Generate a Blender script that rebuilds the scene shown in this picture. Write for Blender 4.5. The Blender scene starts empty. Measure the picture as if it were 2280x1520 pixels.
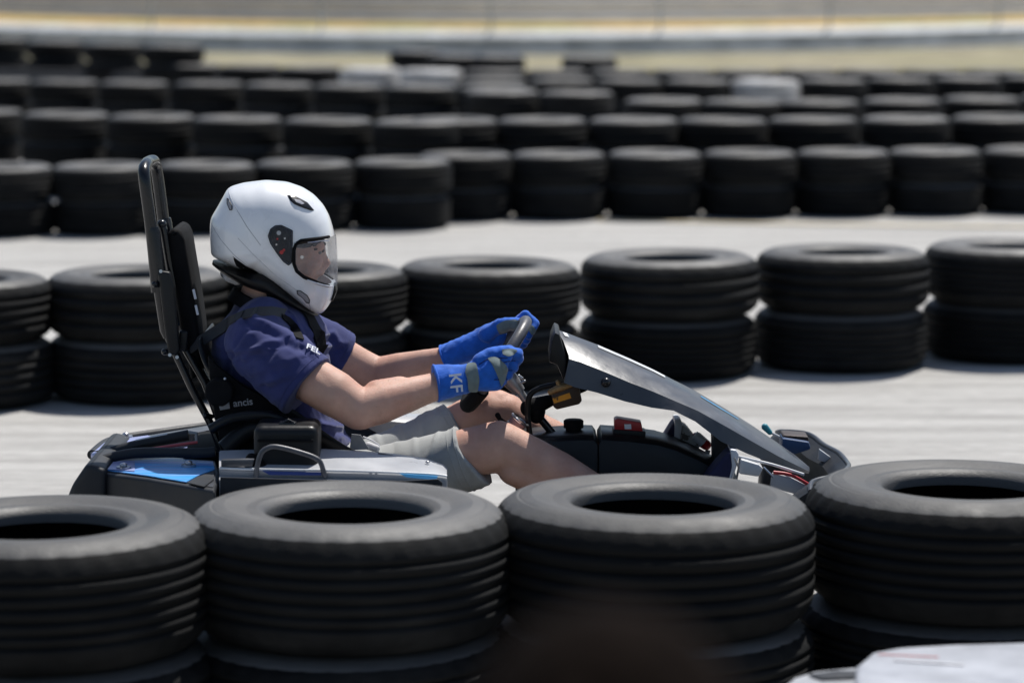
import bpy, bmesh, math, random
from mathutils import Vector, Matrix, noise
from mathutils.bvhtree import BVHTree
random.seed(7)
R = math.radians
scn = bpy.context.scene
col = scn.collection

# ------------------------------------------------------------------ camera, sky, sun, exposure
W, H, F = 2280.0, 1520.0, 6500.0
CH = 1.52
TH = math.atan(846.0 / F)
cam = bpy.data.cameras.new("camera"); camo = bpy.data.objects.new("camera", cam); col.objects.link(camo)
camo.location = (0, 0, CH); camo.rotation_euler = (math.pi / 2 - TH, 0, 0)
cam.sensor_width = 36; cam.lens = F / W * 36
cam.clip_start = 0.1; cam.clip_end = 2000
cam.dof.use_dof = True; cam.dof.focus_distance = 6.88; cam.dof.aperture_fstop = 2.6
scn.camera = camo
SUN_EL, SUN_AZ = 62.0, 28.0          # azimuth from +y (away from the camera) towards +x
world = bpy.data.worlds.new("World"); scn.world = world; world.use_nodes = True
nt = world.node_tree; sky = nt.nodes.new('ShaderNodeTexSky'); sky.sky_type = 'NISHITA'; sky.sun_disc = False
sky.sun_elevation = R(SUN_EL); sky.sun_rotation = R(SUN_AZ)
nt.links.new(sky.outputs[0], nt.nodes['Background'].inputs[0]); nt.nodes['Background'].inputs[1].default_value = 0.095
sl = bpy.data.lights.new("sun", 'SUN'); sl.energy = 5.0; sl.angle = R(0.53); sl.color = (1, .965, .91)
so = bpy.data.objects.new("sun", sl); col.objects.link(so)
sd = Vector((math.sin(R(SUN_AZ)) * math.cos(R(SUN_EL)), math.cos(R(SUN_AZ)) * math.cos(R(SUN_EL)), math.sin(R(SUN_EL))))
so.rotation_euler = sd.to_track_quat('Z', 'Y').to_euler(); so.location = (0, 8, 20)
scn.view_settings.view_transform = 'Standard'; scn.view_settings.look = 'None'
scn.view_settings.exposure = 0.0; scn.view_settings.gamma = 1
scn.cycles.use_denoising = True
scn.cycles.max_bounces = 8; scn.cycles.transparent_max_bounces = 12

# ------------------------------------------------------------------ pixel -> world helpers
Fv = Vector((0, math.cos(TH), -math.sin(TH))); Uv = Vector((0, math.sin(TH), math.cos(TH))); Rv = Vector((1, 0, 0))
C0 = Vector((0, 0, CH)); Y0 = 6.92
def ray(px, py): return Fv + Rv * ((px - W / 2) / F) + Uv * ((H / 2 - py) / F)
def K(px, py, dy=0.0):
    r = ray(px, py); return C0 + r * ((Y0 + dy) / r.y)
def G(px, py, z):
    r = ray(px, py); return C0 + r * ((z - CH) / r.z)
PX = Y0 / F                            # metres per pixel at the kart

# ------------------------------------------------------------------ materials
def mat(name, color, rough=.5, metal=0.0, spec=.5, var=.15, nscale=12, bump=0.0, bscale=60, coat=0.0,
        color2=None, mix_scale=3.0, mix_lo=.45, mix_hi=.6, sheen=0, sss=0, stretch=None, rvar=0.0, objrand=0.0):
    m = bpy.data.materials.new(name); m.use_nodes = True
    n = m.node_tree.nodes; l = m.node_tree.links; b = n['Principled BSDF']
    b.inputs['Roughness'].default_value = rough; b.inputs['Metallic'].default_value = metal
    b.inputs['Specular IOR Level'].default_value = spec
    if coat: b.inputs['Coat Weight'].default_value = coat; b.inputs['Coat Roughness'].default_value = .08
    if sheen: b.inputs['Sheen Weight'].default_value = sheen; b.inputs['Sheen Roughness'].default_value = .5
    if sss:
        b.inputs['Subsurface Weight'].default_value = sss; b.inputs['Subsurface Radius'].default_value = (.012, .004, .002)
        b.inputs['Subsurface Scale'].default_value = 1.0
    tc = n.new('ShaderNodeTexCoord'); mp = n.new('ShaderNodeMapping'); l.new(tc.outputs['Object'], mp.inputs[0])
    if stretch: mp.inputs['Scale'].default_value = stretch
    no = n.new('ShaderNodeTexNoise'); no.inputs['Scale'].default_value = nscale; no.inputs['Detail'].default_value = 6
    l.new(mp.outputs[0], no.inputs[0])
    mr = n.new('ShaderNodeMapRange'); mr.inputs[1].default_value = .3; mr.inputs[2].default_value = .7
    mr.inputs[3].default_value = 1 - var; mr.inputs[4].default_value = 1 + var; l.new(no.outputs[0], mr.inputs[0])
    base = n.new('ShaderNodeMix'); base.data_type = 'RGBA'; base.inputs['A'].default_value = (*color, 1)
    base.inputs['B'].default_value = (*(color2 or color), 1); base.inputs['Factor'].default_value = 0
    if color2:
        n2 = n.new('ShaderNodeTexNoise'); n2.inputs['Scale'].default_value = mix_scale; n2.inputs['Detail'].default_value = 8
        n2.inputs['Roughness'].default_value = .6
        l.new(mp.outputs[0], n2.inputs[0])
        m2 = n.new('ShaderNodeMapRange'); m2.inputs[1].default_value = mix_lo; m2.inputs[2].default_value = mix_hi
        l.new(n2.outputs[0], m2.inputs[0]); l.new(m2.outputs[0], base.inputs['Factor'])
    sc = n.new('ShaderNodeVectorMath'); sc.operation = 'SCALE'
    l.new(base.outputs['Result'], sc.inputs[0])
    if objrand:
        oi = n.new('ShaderNodeObjectInfo'); m3 = n.new('ShaderNodeMapRange'); m3.inputs[3].default_value = 1 - objrand
        m3.inputs[4].default_value = 1 + objrand; l.new(oi.outputs['Random'], m3.inputs[0])
        mu = n.new('ShaderNodeMath'); mu.operation = 'MULTIPLY'; l.new(m3.outputs[0], mu.inputs[0]); l.new(mr.outputs[0], mu.inputs[1])
        l.new(mu.outputs[0], sc.inputs['Scale'])
    else: l.new(mr.outputs[0], sc.inputs['Scale'])
    l.new(sc.outputs[0], b.inputs['Base Color'])
    if rvar:
        m4 = n.new('ShaderNodeMapRange'); m4.inputs[1].default_value = .3; m4.inputs[2].default_value = .7
        m4.inputs[3].default_value = max(0, rough - rvar); m4.inputs[4].default_value = rough + rvar
        l.new(no.outputs[0], m4.inputs[0]); l.new(m4.outputs[0], b.inputs['Roughness'])
    if bump:
        n3 = n.new('ShaderNodeTexNoise'); n3.inputs['Scale'].default_value = bscale; n3.inputs['Detail'].default_value = 5
        l.new(mp.outputs[0], n3.inputs[0])
        bp = n.new('ShaderNodeBump'); bp.inputs['Strength'].default_value = 1; bp.inputs['Distance'].default_value = bump
        l.new(n3.outputs[0], bp.inputs['Height']); l.new(bp.outputs[0], b.inputs['Normal'])
    return m

M = {}
M['rubber'] = mat('tread rubber', (.008, .0085, .009), .72, spec=.14, var=.35, nscale=7, bump=.0012, bscale=160,
                  color2=(.016, .016, .016), mix_scale=5, mix_lo=.45, mix_hi=.75, rvar=.1, objrand=.3)
M['sidewall'] = mat('dusty sun-brightened sidewall', (.060, .060, .061), .58, spec=.45, var=.15, nscale=9, bump=.001, bscale=120,  # dust grey, lightened so tyre tops look sunlit beside the near-black tread
                  color2=(.11, .107, .102), mix_scale=3, mix_lo=.3, mix_hi=.75, rvar=.1, objrand=.3)
M['rubber_white'] = mat('white painted rubber', (.5, .5, .5), .6, var=.2, color2=(.25, .24, .23), mix_scale=7)
M['rubber_red'] = mat('faded red painted rubber', (.38, .12, .09), .6, var=.2, color2=(.5, .4, .36), mix_scale=6)
M['asphalt'] = mat('pale worn asphalt', (.33, .32, .305), .9, spec=.15, var=.2, nscale=60, bump=.003, bscale=180,
                   color2=(.475, .465, .445), mix_scale=3.2, mix_lo=.34, mix_hi=.60, stretch=(.22, 2.2, 1))
M['dirt'] = mat('dry sandy ground', (.30, .27, .19), .95, spec=.1, var=.3, nscale=1.4, bump=.03, bscale=14,
                color2=(.27, .25, .16), mix_scale=.35, mix_lo=.42, mix_hi=.6)
M['drygrass'] = mat('yellow dry grass', (.44, .32, .14), .95, spec=.1, var=.35, nscale=6, bump=.03, bscale=18, color2=(.34, .30, .13), mix_scale=.5)
M['concrete'] = mat('grey concrete', (.46, .465, .46), .85, var=.25, nscale=2.5, bump=.004, bscale=30, color2=(.36, .36, .35), mix_scale=.6)
M['white_conc'] = mat('whitewashed concrete', (.66, .68, .70), .8, var=.15, nscale=2)
M['alu'] = mat('dull aluminium plank', (.12, .13, .135), .6, metal=.1, var=.15, nscale=2)
M['tanpaint'] = mat('tan painted edge', (.36, .28, .16), .7, var=.2, nscale=2)
M['darkstand'] = mat('dark grey stand riser', (.27, .27, .275), .8, var=.35, nscale=.9, color2=(.26, .25, .235), mix_scale=.35)
M['belt'] = mat('dark rubber belting', (.035, .035, .038), .7, var=.15, nscale=2)
M['yellowline'] = mat('faded yellow paint', (.55, .46, .28), .85, var=.2, nscale=8)
M['helmet'] = mat('white helmet gelcoat', (.84, .855, .88), .28, spec=.5, var=.03, nscale=14, coat=.6, rvar=.06, color2=(.78, .80, .83), mix_scale=18, mix_lo=.55, mix_hi=.7)
M['black_plastic'] = mat('black plastic', (.008, .008, .009), .42, spec=.3, var=.25, nscale=25, rvar=.1, bump=.0003, bscale=300)
M['black_matt'] = mat('black matt', (.006, .006, .007), .8, spec=.15, var=.3, nscale=25, bump=.0006, bscale=200)
M['black_paint'] = mat('black painted steel', (.007, .008, .011), .25, spec=.45, var=.2, nscale=18, rvar=.08)
M['tank'] = mat('dark tank plastic', (.009, .010, .012), .42, spec=.3, var=.2, nscale=9, rvar=.12, bump=.0006, bscale=60)
M['fairing'] = mat('scuffed grey plastic', (.06, .064, .074), .36, spec=.6, var=.2, nscale=11, bump=.0008, bscale=40, rvar=.1,
                   color2=(.12, .125, .14), mix_scale=9, mix_lo=.55, mix_hi=.72)
M['pod_dark'] = mat('dark grey bumper plastic', (.022, .024, .028), .5, spec=.35, var=.25, nscale=14, rvar=.1, bump=.0006, bscale=90)
M['silver'] = mat('silver pod plastic', (.42, .43, .45), .35, spec=.6, var=.12, nscale=9, color2=(.24, .24, .26), mix_scale=8, mix_lo=.6, mix_hi=.75, rvar=.1)
M['white_plastic'] = mat('white plastic', (.66, .67, .68), .4, var=.1, nscale=14, color2=(.4, .4, .4), mix_scale=11, mix_lo=.62, mix_hi=.75)
M['steel'] = mat('brushed steel', (.5, .5, .52), .28, metal=.9, var=.15, nscale=30)
M['alloy'] = mat('dull alloy', (.36, .36, .38), .4, metal=.7, var=.15, nscale=30)
M['rimgrip'] = mat('grey wheel grip', (.075, .075, .085), .42, var=.2, nscale=60, bump=.0004, bscale=200)
M['lavender'] = mat('faded lavender sticker', (.30, .34, .58), .4, var=.2, nscale=8, stretch=(1, 5, 1))
M['cyan'] = mat('blue streaked sticker', (.03, .36, .80), .35, var=.2, nscale=14, color2=(.20, .34, .72), mix_scale=5, mix_lo=.42, mix_hi=.6, stretch=(.7, 5, 1))
M['blue_deep'] = mat('deep blue plastic', (.01, .04, .22), .4)
M['sky_blue'] = mat('sky blue sticker', (.06, .34, .66), .35)
M['teal'] = mat('teal plastic', (.01, .20, .27), .5, color2=(.05, .3, .35))
M['red'] = mat('red plastic', (.42, .02, .025), .4, var=.1)
M['pinkred'] = mat('faded red stripe', (.62, .10, .11), .4, var=.1)
M['green'] = mat('green plastic', (.01, .28, .13), .5)
M['skin'] = mat('fair skin', (.62, .375, .285), .58, spec=.35, var=.1, nscale=18, bump=.0005, bscale=220, sss=.12,
                color2=(.52, .26, .19), mix_scale=7, mix_lo=.42, mix_hi=.72)
M['shirt'] = mat('navy cotton', (.036, .044, .145), .88, spec=.2, var=.14, nscale=26, bump=.0007, bscale=420, sheen=.15)
M['shorts'] = mat('grey khaki cotton', (.40, .41, .40), .88, spec=.2, var=.09, nscale=14, bump=.0007, bscale=380, sheen=.1)
M['glove'] = mat('blue glove fabric', (.014, .125, .58), .8, spec=.3, var=.2, nscale=40, bump=.0008, bscale=300, sheen=.2)
M['suede'] = mat('grey green suede', (.15, .195, .20), .9, var=.12, nscale=60, bump=.0006, bscale=400, sheen=.3)
M['web'] = mat('seat belt webbing', (.035, .036, .04), .6, var=.15, nscale=60, bump=.0004, bscale=500)
M['greyweb'] = mat('grey belt webbing', (.34, .36, .38), .6, var=.1, nscale=60)
M['hair'] = mat('dark hair', (.025, .017, .012), .6, var=.3, nscale=60)
M['eye'] = mat('eye', (.20, .17, .15), .3)
M['navy_shoe'] = mat('navy shoe fabric', (.014, .016, .06), .8, var=.2, nscale=40, bump=.0006, bscale=300)
M['white_shoe'] = mat('white shoe rubber', (.68, .69, .72), .5, var=.08, nscale=30)
M['speckle'] = mat('speckled sole', (.55, .54, .52), .7, color2=(.14, .12, .1), mix_scale=60, mix_lo=.52, mix_hi=.56)
M['brass'] = mat('brassy fitting', (.34, .22, .10), .5, metal=.5, color2=(.2, .09, .04), mix_scale=30)
M['brown'] = mat('dark brown casing', (.035, .016, .008), .45)
M['orange'] = mat('orange label', (.72, .30, .015), .5, color2=(.15, .08, .02), mix_scale=70, mix_lo=.6, mix_hi=.66)
M['textwhite'] = mat('white print', (.70, .72, .78), .6)
M['seam'] = mat('helmet seam', (.42, .43, .46), .5)
M['textgrey'] = mat('grey print', (.3, .3, .32), .6)
M['cap_white'] = mat('white cotton', (.62, .62, .64), .9, bump=.001, bscale=120)
M['rose'] = mat('dusty rose part', (.42, .26, .25), .5)
def glassy(name, tint, fac, rough=.06):
    m = bpy.data.materials.new(name); m.use_nodes = True; n = m.node_tree.nodes; l = m.node_tree.links
    n.clear(); o = n.new('ShaderNodeOutputMaterial'); mx = n.new('ShaderNodeMixShader')
    t = n.new('ShaderNodeBsdfTransparent'); t.inputs[0].default_value = (*tint, 1)
    g = n.new('ShaderNodeBsdfPrincipled'); g.inputs['Base Color'].default_value = (.6, .62, .66, 1); g.inputs['Roughness'].default_value = rough
    fr = n.new('ShaderNodeFresnel'); fr.inputs[0].default_value = 1.25
    ad = n.new('ShaderNodeMath'); ad.operation = 'ADD'; ad.use_clamp = True
    no = n.new('ShaderNodeTexNoise'); no.inputs['Scale'].default_value = 14
    mm = n.new('ShaderNodeMath'); mm.operation = 'MULTIPLY'; mm.inputs[1].default_value = fac
    l.new(no.outputs[0], mm.inputs[0]); pass; l.new(mm.outputs[0], ad.inputs[1]); fm = n.new('ShaderNodeMath'); fm.operation = 'MULTIPLY'; fm.inputs[1].default_value = .35
    l.new(fr.outputs[0], fm.inputs[0]); l.new(fm.outputs[0], ad.inputs[0]); l.new(ad.outputs[0], mx.inputs[0]); l.new(t.outputs[0], mx.inputs[1]); l.new(g.outputs[0], mx.inputs[2]); l.new(mx.outputs[0], o.inputs[0])
    return m
M['visor'] = glassy('clear visor', (.93, .94, .95), .30, .10)
M['smoke'] = glassy('smoked cover', (.30, .31, .36), .18)

# ------------------------------------------------------------------ object helpers
def finish(me, name, m, parent=None, smooth=True, angle=40):
    for mm in (m if isinstance(m, (list, tuple)) else [m]): me.materials.append(M[mm] if isinstance(mm, str) else mm)
    o = bpy.data.objects.new(name, me); col.objects.link(o)
    if smooth:
        me.shade_smooth()
        if angle: me.set_sharp_from_angle(angle=R(angle))
    if parent:
        o.parent = parent; o.matrix_parent_inverse = WORLD[parent].inverted()
    WORLD[o] = Matrix.Identity(4)
    return o
WORLD = {}
def build(bm, name, m, parent=None, smooth=True, angle=40):
    bmesh.ops.recalc_face_normals(bm, faces=bm.faces)
    me = bpy.data.meshes.new(name); bm.to_mesh(me); bm.free()
    return finish(me, name, m, parent, smooth, angle)
def empty(name, loc, label, cat, group=None):
    o = bpy.data.objects.new(name, None); col.objects.link(o); o.location = loc; o.empty_display_size = .1
    o['label'] = label; o['category'] = cat
    if group: o['group'] = group
    WORLD[o] = Matrix.Translation(loc)
    return o
def tag(o, label=None, cat=None, group=None, kind=None):
    for k, v in (('label', label), ('category', cat), ('group', group), ('kind', kind)):
        if v: o[k] = v
    return o

def add_sphere(bm, c, r, seg=20):
    rr = r if isinstance(r, (tuple, list, Vector)) else (r, r, r)
    bmesh.ops.create_uvsphere(bm, u_segments=seg, v_segments=max(8, seg * 2 // 3), radius=1,
                              matrix=Matrix.Translation(c) @ Matrix.Diagonal((*rr, 1)))
def frame(d, up=Vector((0, 1, 0))):
    d = d.normalized(); s = d.cross(up)
    if s.length < 1e-4: s = d.cross(Vector((1, 0, 0)))
    s.normalize(); u = s.cross(d).normalized(); return s, u
def rings(bm, rs, cap=True, close=False):
    vs = [[bm.verts.new(p) for p in r] for r in rs]; n = len(vs[0])
    rng = range(len(vs)) if close else range(len(vs) - 1)
    for i in rng:
        a, b = vs[i], vs[(i + 1) % len(vs)]
        for j in range(n): bm.faces.new((a[j], a[(j + 1) % n], b[(j + 1) % n], b[j]))
    if cap and not close:
        bm.faces.new(vs[0][::-1]); bm.faces.new(vs[-1])
    return vs
def tube(bm, pts, r, seg=12, cap=True, close=False):
    pts = [Vector(p) for p in pts]; rr = r if isinstance(r, (list, tuple)) else [r] * len(pts)
    out = []; prev = None; N = len(pts)
    for i, p in enumerate(pts):
        if close: d = pts[(i + 1) % N] - pts[i - 1]
        else: d = pts[min(i + 1, N - 1)] - pts[max(i - 1, 0)]
        d.normalize()
        if prev is None: s, u = frame(d)
        else:
            s = prev - d * prev.dot(d); s.normalize(); u = s.cross(d)
        prev = s
        out.append([p + (s * math.cos(a) + u * math.sin(a)) * rr[i] for a in [2 * math.pi * k / seg for k in range(seg)]])
    return rings(bm, out, cap, close)
def smooth_path(pts, n=6):
    pts = [Vector(p) for p in pts]; P = [pts[0]] + pts + [pts[-1]]; o = []
    for i in range(1, len(P) - 2):
        for k in range(n):
            t = k / n; a, b, c, d = P[i - 1], P[i], P[i + 1], P[i + 2]
            o.append(.5 * ((2 * b) + (c - a) * t + (2 * a - 5 * b + 4 * c - d) * t * t + (3 * b - a - 3 * c + d) * t ** 3))
    o.append(pts[-1]); return o
def cone(bm, p0, r0, p1, r1, seg=24, flat=1.0):
    d = p1 - p0; s, u = frame(d)
    mk = lambda p, r: [p + s * math.cos(a) * r + u * math.sin(a) * r * flat for a in [2 * math.pi * k / seg for k in range(seg)]]
    rings(bm, [mk(p0, r0), mk(p1, r1)])
def limb(bm, pts):
    for i, (p, r) in enumerate(pts):
        add_sphere(bm, p, r, 24)
        if i: cone(bm, pts[i - 1][0], pts[i - 1][1], p, r)
def box(bm, c, s, rot=None, bevel=0.0, seg=2):
    m = Matrix.Translation(c) @ (rot.to_4x4() if rot else Matrix.Identity(4)) @ Matrix.Diagonal((*s, 1))
    b2 = bmesh.new(); bmesh.ops.create_cube(b2, size=1, matrix=m)
    if bevel: bmesh.ops.bevel(b2, geom=b2.edges[:], offset=bevel, segments=seg, profile=.6, affect='EDGES')
    me = bpy.data.meshes.new('t'); b2.to_mesh(me); b2.free(); bm.from_mesh(me); bpy.data.meshes.remove(me)
def prism(bm, outline, vec, bevel=0.0, seg=2):
    """outline: closed list of Vectors, extruded along vec"""
    b2 = bmesh.new()
    a = [b2.verts.new(p) for p in outline]; b = [b2.verts.new(Vector(p) + Vector(vec)) for p in outline]; n = len(a)
    b2.faces.new(a); b2.faces.new(b[::-1])
    for i in range(n): b2.faces.new((a[i], b[i], b[(i + 1) % n], a[(i + 1) % n]))
    bmesh.ops.recalc_face_normals(b2, faces=b2.faces)
    if bevel: bmesh.ops.bevel(b2, geom=b2.edges[:], offset=bevel, segments=seg, profile=.6, affect='EDGES')
    me = bpy.data.meshes.new('t'); b2.to_mesh(me); b2.free(); bm.from_mesh(me); bpy.data.meshes.remove(me)
def evaluated(bm, mods):
    bmesh.ops.recalc_face_normals(bm, faces=bm.faces)
    me = bpy.data.meshes.new('tmp'); bm.to_mesh(me); bm.free()
    o = bpy.data.objects.new('tmp', me); col.objects.link(o)
    for t, kw in mods:
        md = o.modifiers.new(t, t)
        for k, v in kw.items(): setattr(md, k, v)
    dg = bpy.context.evaluated_depsgraph_get(); dg.update()
    new = bpy.data.meshes.new_from_object(o.evaluated_get(dg))
    bpy.data.objects.remove(o); bpy.data.meshes.remove(me)
    return new
def blob(bm, name, m, parent, voxel=.004, it=4, fold=None, angle=None):
    me = evaluated(bm, [('REMESH', dict(mode='VOXEL', voxel_size=voxel)), ('SMOOTH', dict(factor=.5, iterations=it))])
    if fold:
        me.update(); nrm = [v.normal.copy() for v in me.vertices]
        for v, nn in zip(me.vertices, nrm): v.co += nn * fold(v.co)
    me.update()
    return finish(me, name, m, parent, True, angle)
def ribbon(bm, pts, side, w, th=.0015, nrm=None):
    """flat strap: pts path, side direction(s), width"""
    rs = []
    for i, p in enumerate(pts):
        s = (side[i] if isinstance(side, list) else side).normalized()
        d = (pts[min(i + 1, len(pts) - 1)] - pts[max(i - 1, 0)]).normalized(); n = d.cross(s).normalized()
        rs.append([p - s * w / 2 - n * th, p + s * w / 2 - n * th, p + s * w / 2 + n * th, p - s * w / 2 + n * th])
    rings(bm, rs)
def bvh_of(o): 
    me = o.data; return BVHTree.FromPolygons([v.co.copy() for v in me.vertices], [tuple(p.vertices) for p in me.polygons])
def hit(b, px, py, off=.002):
    loc, n, i, d = b.ray_cast(C0, ray(px, py).normalized())
    if loc is None: return None, None
    return loc + n * off, n
def text_mesh(txt, size, ext=.0008):
    c = bpy.data.curves.new('t', 'FONT'); c.body = txt; c.size = size; c.extrude = ext; c.align_x = 'CENTER'; c.align_y = 'CENTER'
    c.offset = size * .015
    o = bpy.data.objects.new('t', c); col.objects.link(o); dg = bpy.context.evaluated_depsgraph_get(); dg.update()
    me = bpy.data.meshes.new_from_object(o.evaluated_get(dg)); bpy.data.objects.remove(o); bpy.data.curves.remove(c); return me
def place_text(txt, size, loc, xdir, nrm, m, name, parent, bold=0):
    me = text_mesh(txt, size); x = xdir.normalized(); z = nrm.normalized(); y = z.cross(x).normalized(); x = y.cross(z)
    mt = Matrix((x, y, z)).transposed().to_4x4(); mt.translation = loc
    me.transform(mt); return finish(me, name, m, parent, False)

# ------------------------------------------------------------------ ground
def sheet(name, pts, z, m):
    bm = bmesh.new(); bm.faces.new([bm.verts.new((x, y, z)) for x, y in pts]); o = build(bm, name, m, smooth=False); tag(o, kind='structure'); return o
tag(sheet('track_surface', [(-300, -60), (300, -60), (300, 600), (-300, 600)], 0, 'asphalt'), 'pale sunlit asphalt of the kart track')
tag(sheet('sandy_verge', [(-120, 38), (120, 38), (120, 400), (-120, 400)], .004, 'dirt'), 'dry sandy ground beyond the last tyre rows')
bm = bmesh.new()
a, b, c, d = G(1330, 492, 0), G(1800, 501, 0), G(2500, 511, 0), None
ribbon(bm, [Vector((p.x, p.y, .006)) for p in (a, b, c)], Vector((0, 1, 0)), .07, .0015)
tag(build(bm, 'track_line', 'yellowline', smooth=False), 'thin faded yellow line painted across the track', kind='structure')

# ------------------------------------------------------------------ tyres
def tyre_mesh(Rr, w, nseg, seed, lugs=True, ngroove=4):
    rnd = random.Random(seed)
    prof = [(.505, .84), (.508, .90), (.525, .945), (.565, .965), (.625, .962), (.66, .972), (.70, .990), (.76, 1.0), (.82, .992), (.835, .982), (.85, .984), (.90, .955), (.94, .915), (.968, .87), (.985, .83), (.993, .79)]
    tread = []
    z0, z1 = .79, .21
    gs = [z0 + (z1 - z0) * (k + .5 + rnd.uniform(-.08, .08)) / ngroove for k in range(ngroove)]
    for g in gs: tread += [(1.0, g + .014), (.985, g + .008), (.985, g - .008), (1.0, g - .014)]
    low = [(r, 1 - z) for r, z in prof][::-1]
    inner = [(.54, .13), (.80, .10), (.92, .2), (.945, .5), (.92, .8), (.80, .90), (.54, .87)]
    P = prof + tread + low + inner
    bm = bmesh.new(); rs = []
    wob = [rnd.uniform(-1, 1) for _ in range(4)]
    for r, z in P:
        ring = []
        for k in range(nseg):
            a = 2 * math.pi * k / nseg
            q = 1 + .004 * wob[0] * math.cos(2 * a + wob[1] * 3) + .003 * wob[2] * math.cos(3 * a)
            rr = r
            if lugs and (k % 4 == 0) and r > .93 and (.80 < z < .93 or .07 < z < .20): rr = r * .984
            ring.append(Vector((rr * Rr * q * math.cos(a), rr * Rr * q * math.sin(a), z * w)))
        rs.append(ring)
    rings(bm, rs, cap=False, close=True)
    bm.faces.ensure_lookup_table(); sw_n = 12
    for fi, f in enumerate(bm.faces):
        ri = fi // nseg
        if ri < sw_n or (len(P) - 7 - sw_n) < ri < len(P) - 7: f.material_index = 1
    bmesh.ops.recalc_face_normals(bm, faces=bm.faces)
    me = bpy.data.meshes.new('tyre'); bm.to_mesh(me); bm.free()
    me.shade_smooth(); me.set_sharp_from_angle(angle=R(50)); me.materials.append(M['rubber']); me.materials.append(M['sidewall']); return me
NEAR = [tyre_mesh(.315, 1, 144, s, True, g) for s, g in ((1, 5), (2, 4), (3, 6))]
MID = [tyre_mesh(.31, 1, 96, s, True, g) for s, g in ((4, 4), (5, 3), (6, 5))]
FAR = [tyre_mesh(.29, 1, 48, s, False, g) for s, g in ((7, 3), (8, 4))]
PAINT = {}
def painted(me, key):
    if (me, key) not in PAINT:
        c = me.copy(); c.materials.clear(); c.materials.append(M[key]); c.materials.append(M[key]); PAINT[(me, key)] = c
    return PAINT[(me, key)]
ORD = ['first', 'second', 'third', 'fourth', 'fifth', 'sixth', 'seventh', 'eighth', 'ninth', 'tenth', 'eleventh', 'twelfth',
       'thirteenth', 'fourteenth', 'fifteenth', 'sixteenth', 'seventeenth', 'eighteenth']
TNAMES = {1: ['only'], 2: ['bottom', 'top'], 3: ['bottom', 'middle', 'top'], 4: ['bottom', 'second', 'third', 'top']}
def stack(x, y, heights, meshes, scale, labels, group, paint=None, jit=.008):
    z = 0.0
    for i, w in enumerate(heights):
        me = random.choice(meshes)
        if paint and paint[i]: me = painted(me, paint[i])
        o = bpy.data.objects.new('tyre', me); col.objects.link(o)
        o.location = (x + random.uniform(-jit, jit), y + random.uniform(-jit, jit), z)
        o.rotation_euler = (R(random.uniform(-.5, .5)), R(random.uniform(-.5, .5)), random.uniform(0, 6.28))
        o.scale = (scale, scale, w)
        z += w
        tag(o, labels[i], 'tyre', group)

# near row (in front of the kart)
nd = ['left of the kart\'s tail', 'before the kart\'s engine box',
      'before the driver\'s shin', 'right of the kart\'s nose']
for i, (px, yf) in enumerate([(-610, 1262), (82, 1214), (765, 1177), (1462, 1157), (2158, 1121), (2830, 1090)]):
    p = G(px, yf, .44); sc = [1, 1.04, 1.045, 1.05, 1.06, 1][i]
    cy = p.y + .275
    cx = (px - W / 2) / F * cy
    if 1 <= i <= 4:
        lb = ['wide black tyre at the bottom of the near stack ' + nd[i - 1], 'wide black tyre on top of the near stack ' + nd[i - 1]]
    else: lb = ['black tyre low in the near row outside the picture'] * 2
    if i in (0, 5): continue
    stack(cx, cy, (.185, .255), NEAR, sc, lb, 'tyres in the near barrier row', jit=.004)
# row just behind the kart
rd = ['outermost at the left edge', 'behind the kart\'s roll bar', 'behind the driver\'s helmet and chest', 'behind the steering wheel',
      'behind the grey front fairing', 'past the tip of the front fairing', 'outermost at the right edge']
for i, (px, yf) in enumerate([(-95, 632), (300, 621), (700, 612), (1090, 600), (1492, 582), (1880, 570), (2250, 556)]):
    p = G(px, yf, .44); cy = p.y + .265; cx = (px - W / 2) / F * cy
    stack(cx, cy, (.22, .22), MID, [1.04, 1.04, 1.05, 1.075, 1.07, 1.06, 1.06][i], ['black tyre, %s one in the stack %s' % (t, rd[i]) for t in ('bottom', 'top')],
          'tyres in the row along the far side of the lane')
# further rows
def row(ctrl, n, w, D, rowname, x0, x1, paint=None, start=0, phase=0.0, zig=0.0):
    """ctrl: (px, y of front top rim)"""
    zt = n * w
    def at(px):
        for (xa, ya), (xb, yb) in zip(ctrl, ctrl[1:]):
            if px <= xb or (xb, yb) == ctrl[-1]:
                t = (px - xa) / (xb - xa); return ya + (yb - ya) * t
    px = x0 + phase; k = start
    while px < x1:
        p = G(px, at(px), zt); cy = p.y + D * .42; s = F / cy
        cx = (px - W / 2) / F * cy
        nm = ORD[min(k, 17)]
        labs = ['%s black tyre, %s stack from the left, %s' % (t, nm, rowname + (' behind the kart' if 'row' in rowname else '')) for t in TNAMES[n]]
        pt = paint.get(k) if paint else None
        if pt: labs = [l.replace('black', 'white-painted' if 'white' in q else 'black') for l, q in zip(labs, [x or '' for x in pt])]
        stack(cx, cy + random.uniform(-zig, zig), [w] * n, FAR, D / .58, labs, rowname, pt)
        px += D * s * random.uniform(.972, .992); k += 1
    return k
k = row([(-200, 376), (400, 370), (960, 360)], 2, .195, .575, 'second barrier row', 5, 990)
row([(960, 347), (1640, 342), (2400, 334)], 2, .195, .575, 'second barrier row', 1035, 2390, start=k)
k = row([(-100, 246), (200, 257), (600, 266), (960, 272)], 3, .18, .58, 'third barrier row', -45, 990)
row([(960, 268), (1640, 268), (2400, 261)], 3, .18, .58, 'third barrier row', 1010, 2390, start=k)
k = row([(-100, 177), (400, 186)], 3, .18, .58, 'fourth barrier row', 0, 400)
k = row([(380, 184), (1100, 196)], 3, .18, .58, 'fourth barrier row', 470, 1100, start=k)
k = row([(1040, 203), (1500, 210)], 3, .18, .58, 'fourth barrier row', 1120, 1400, start=k)
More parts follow.
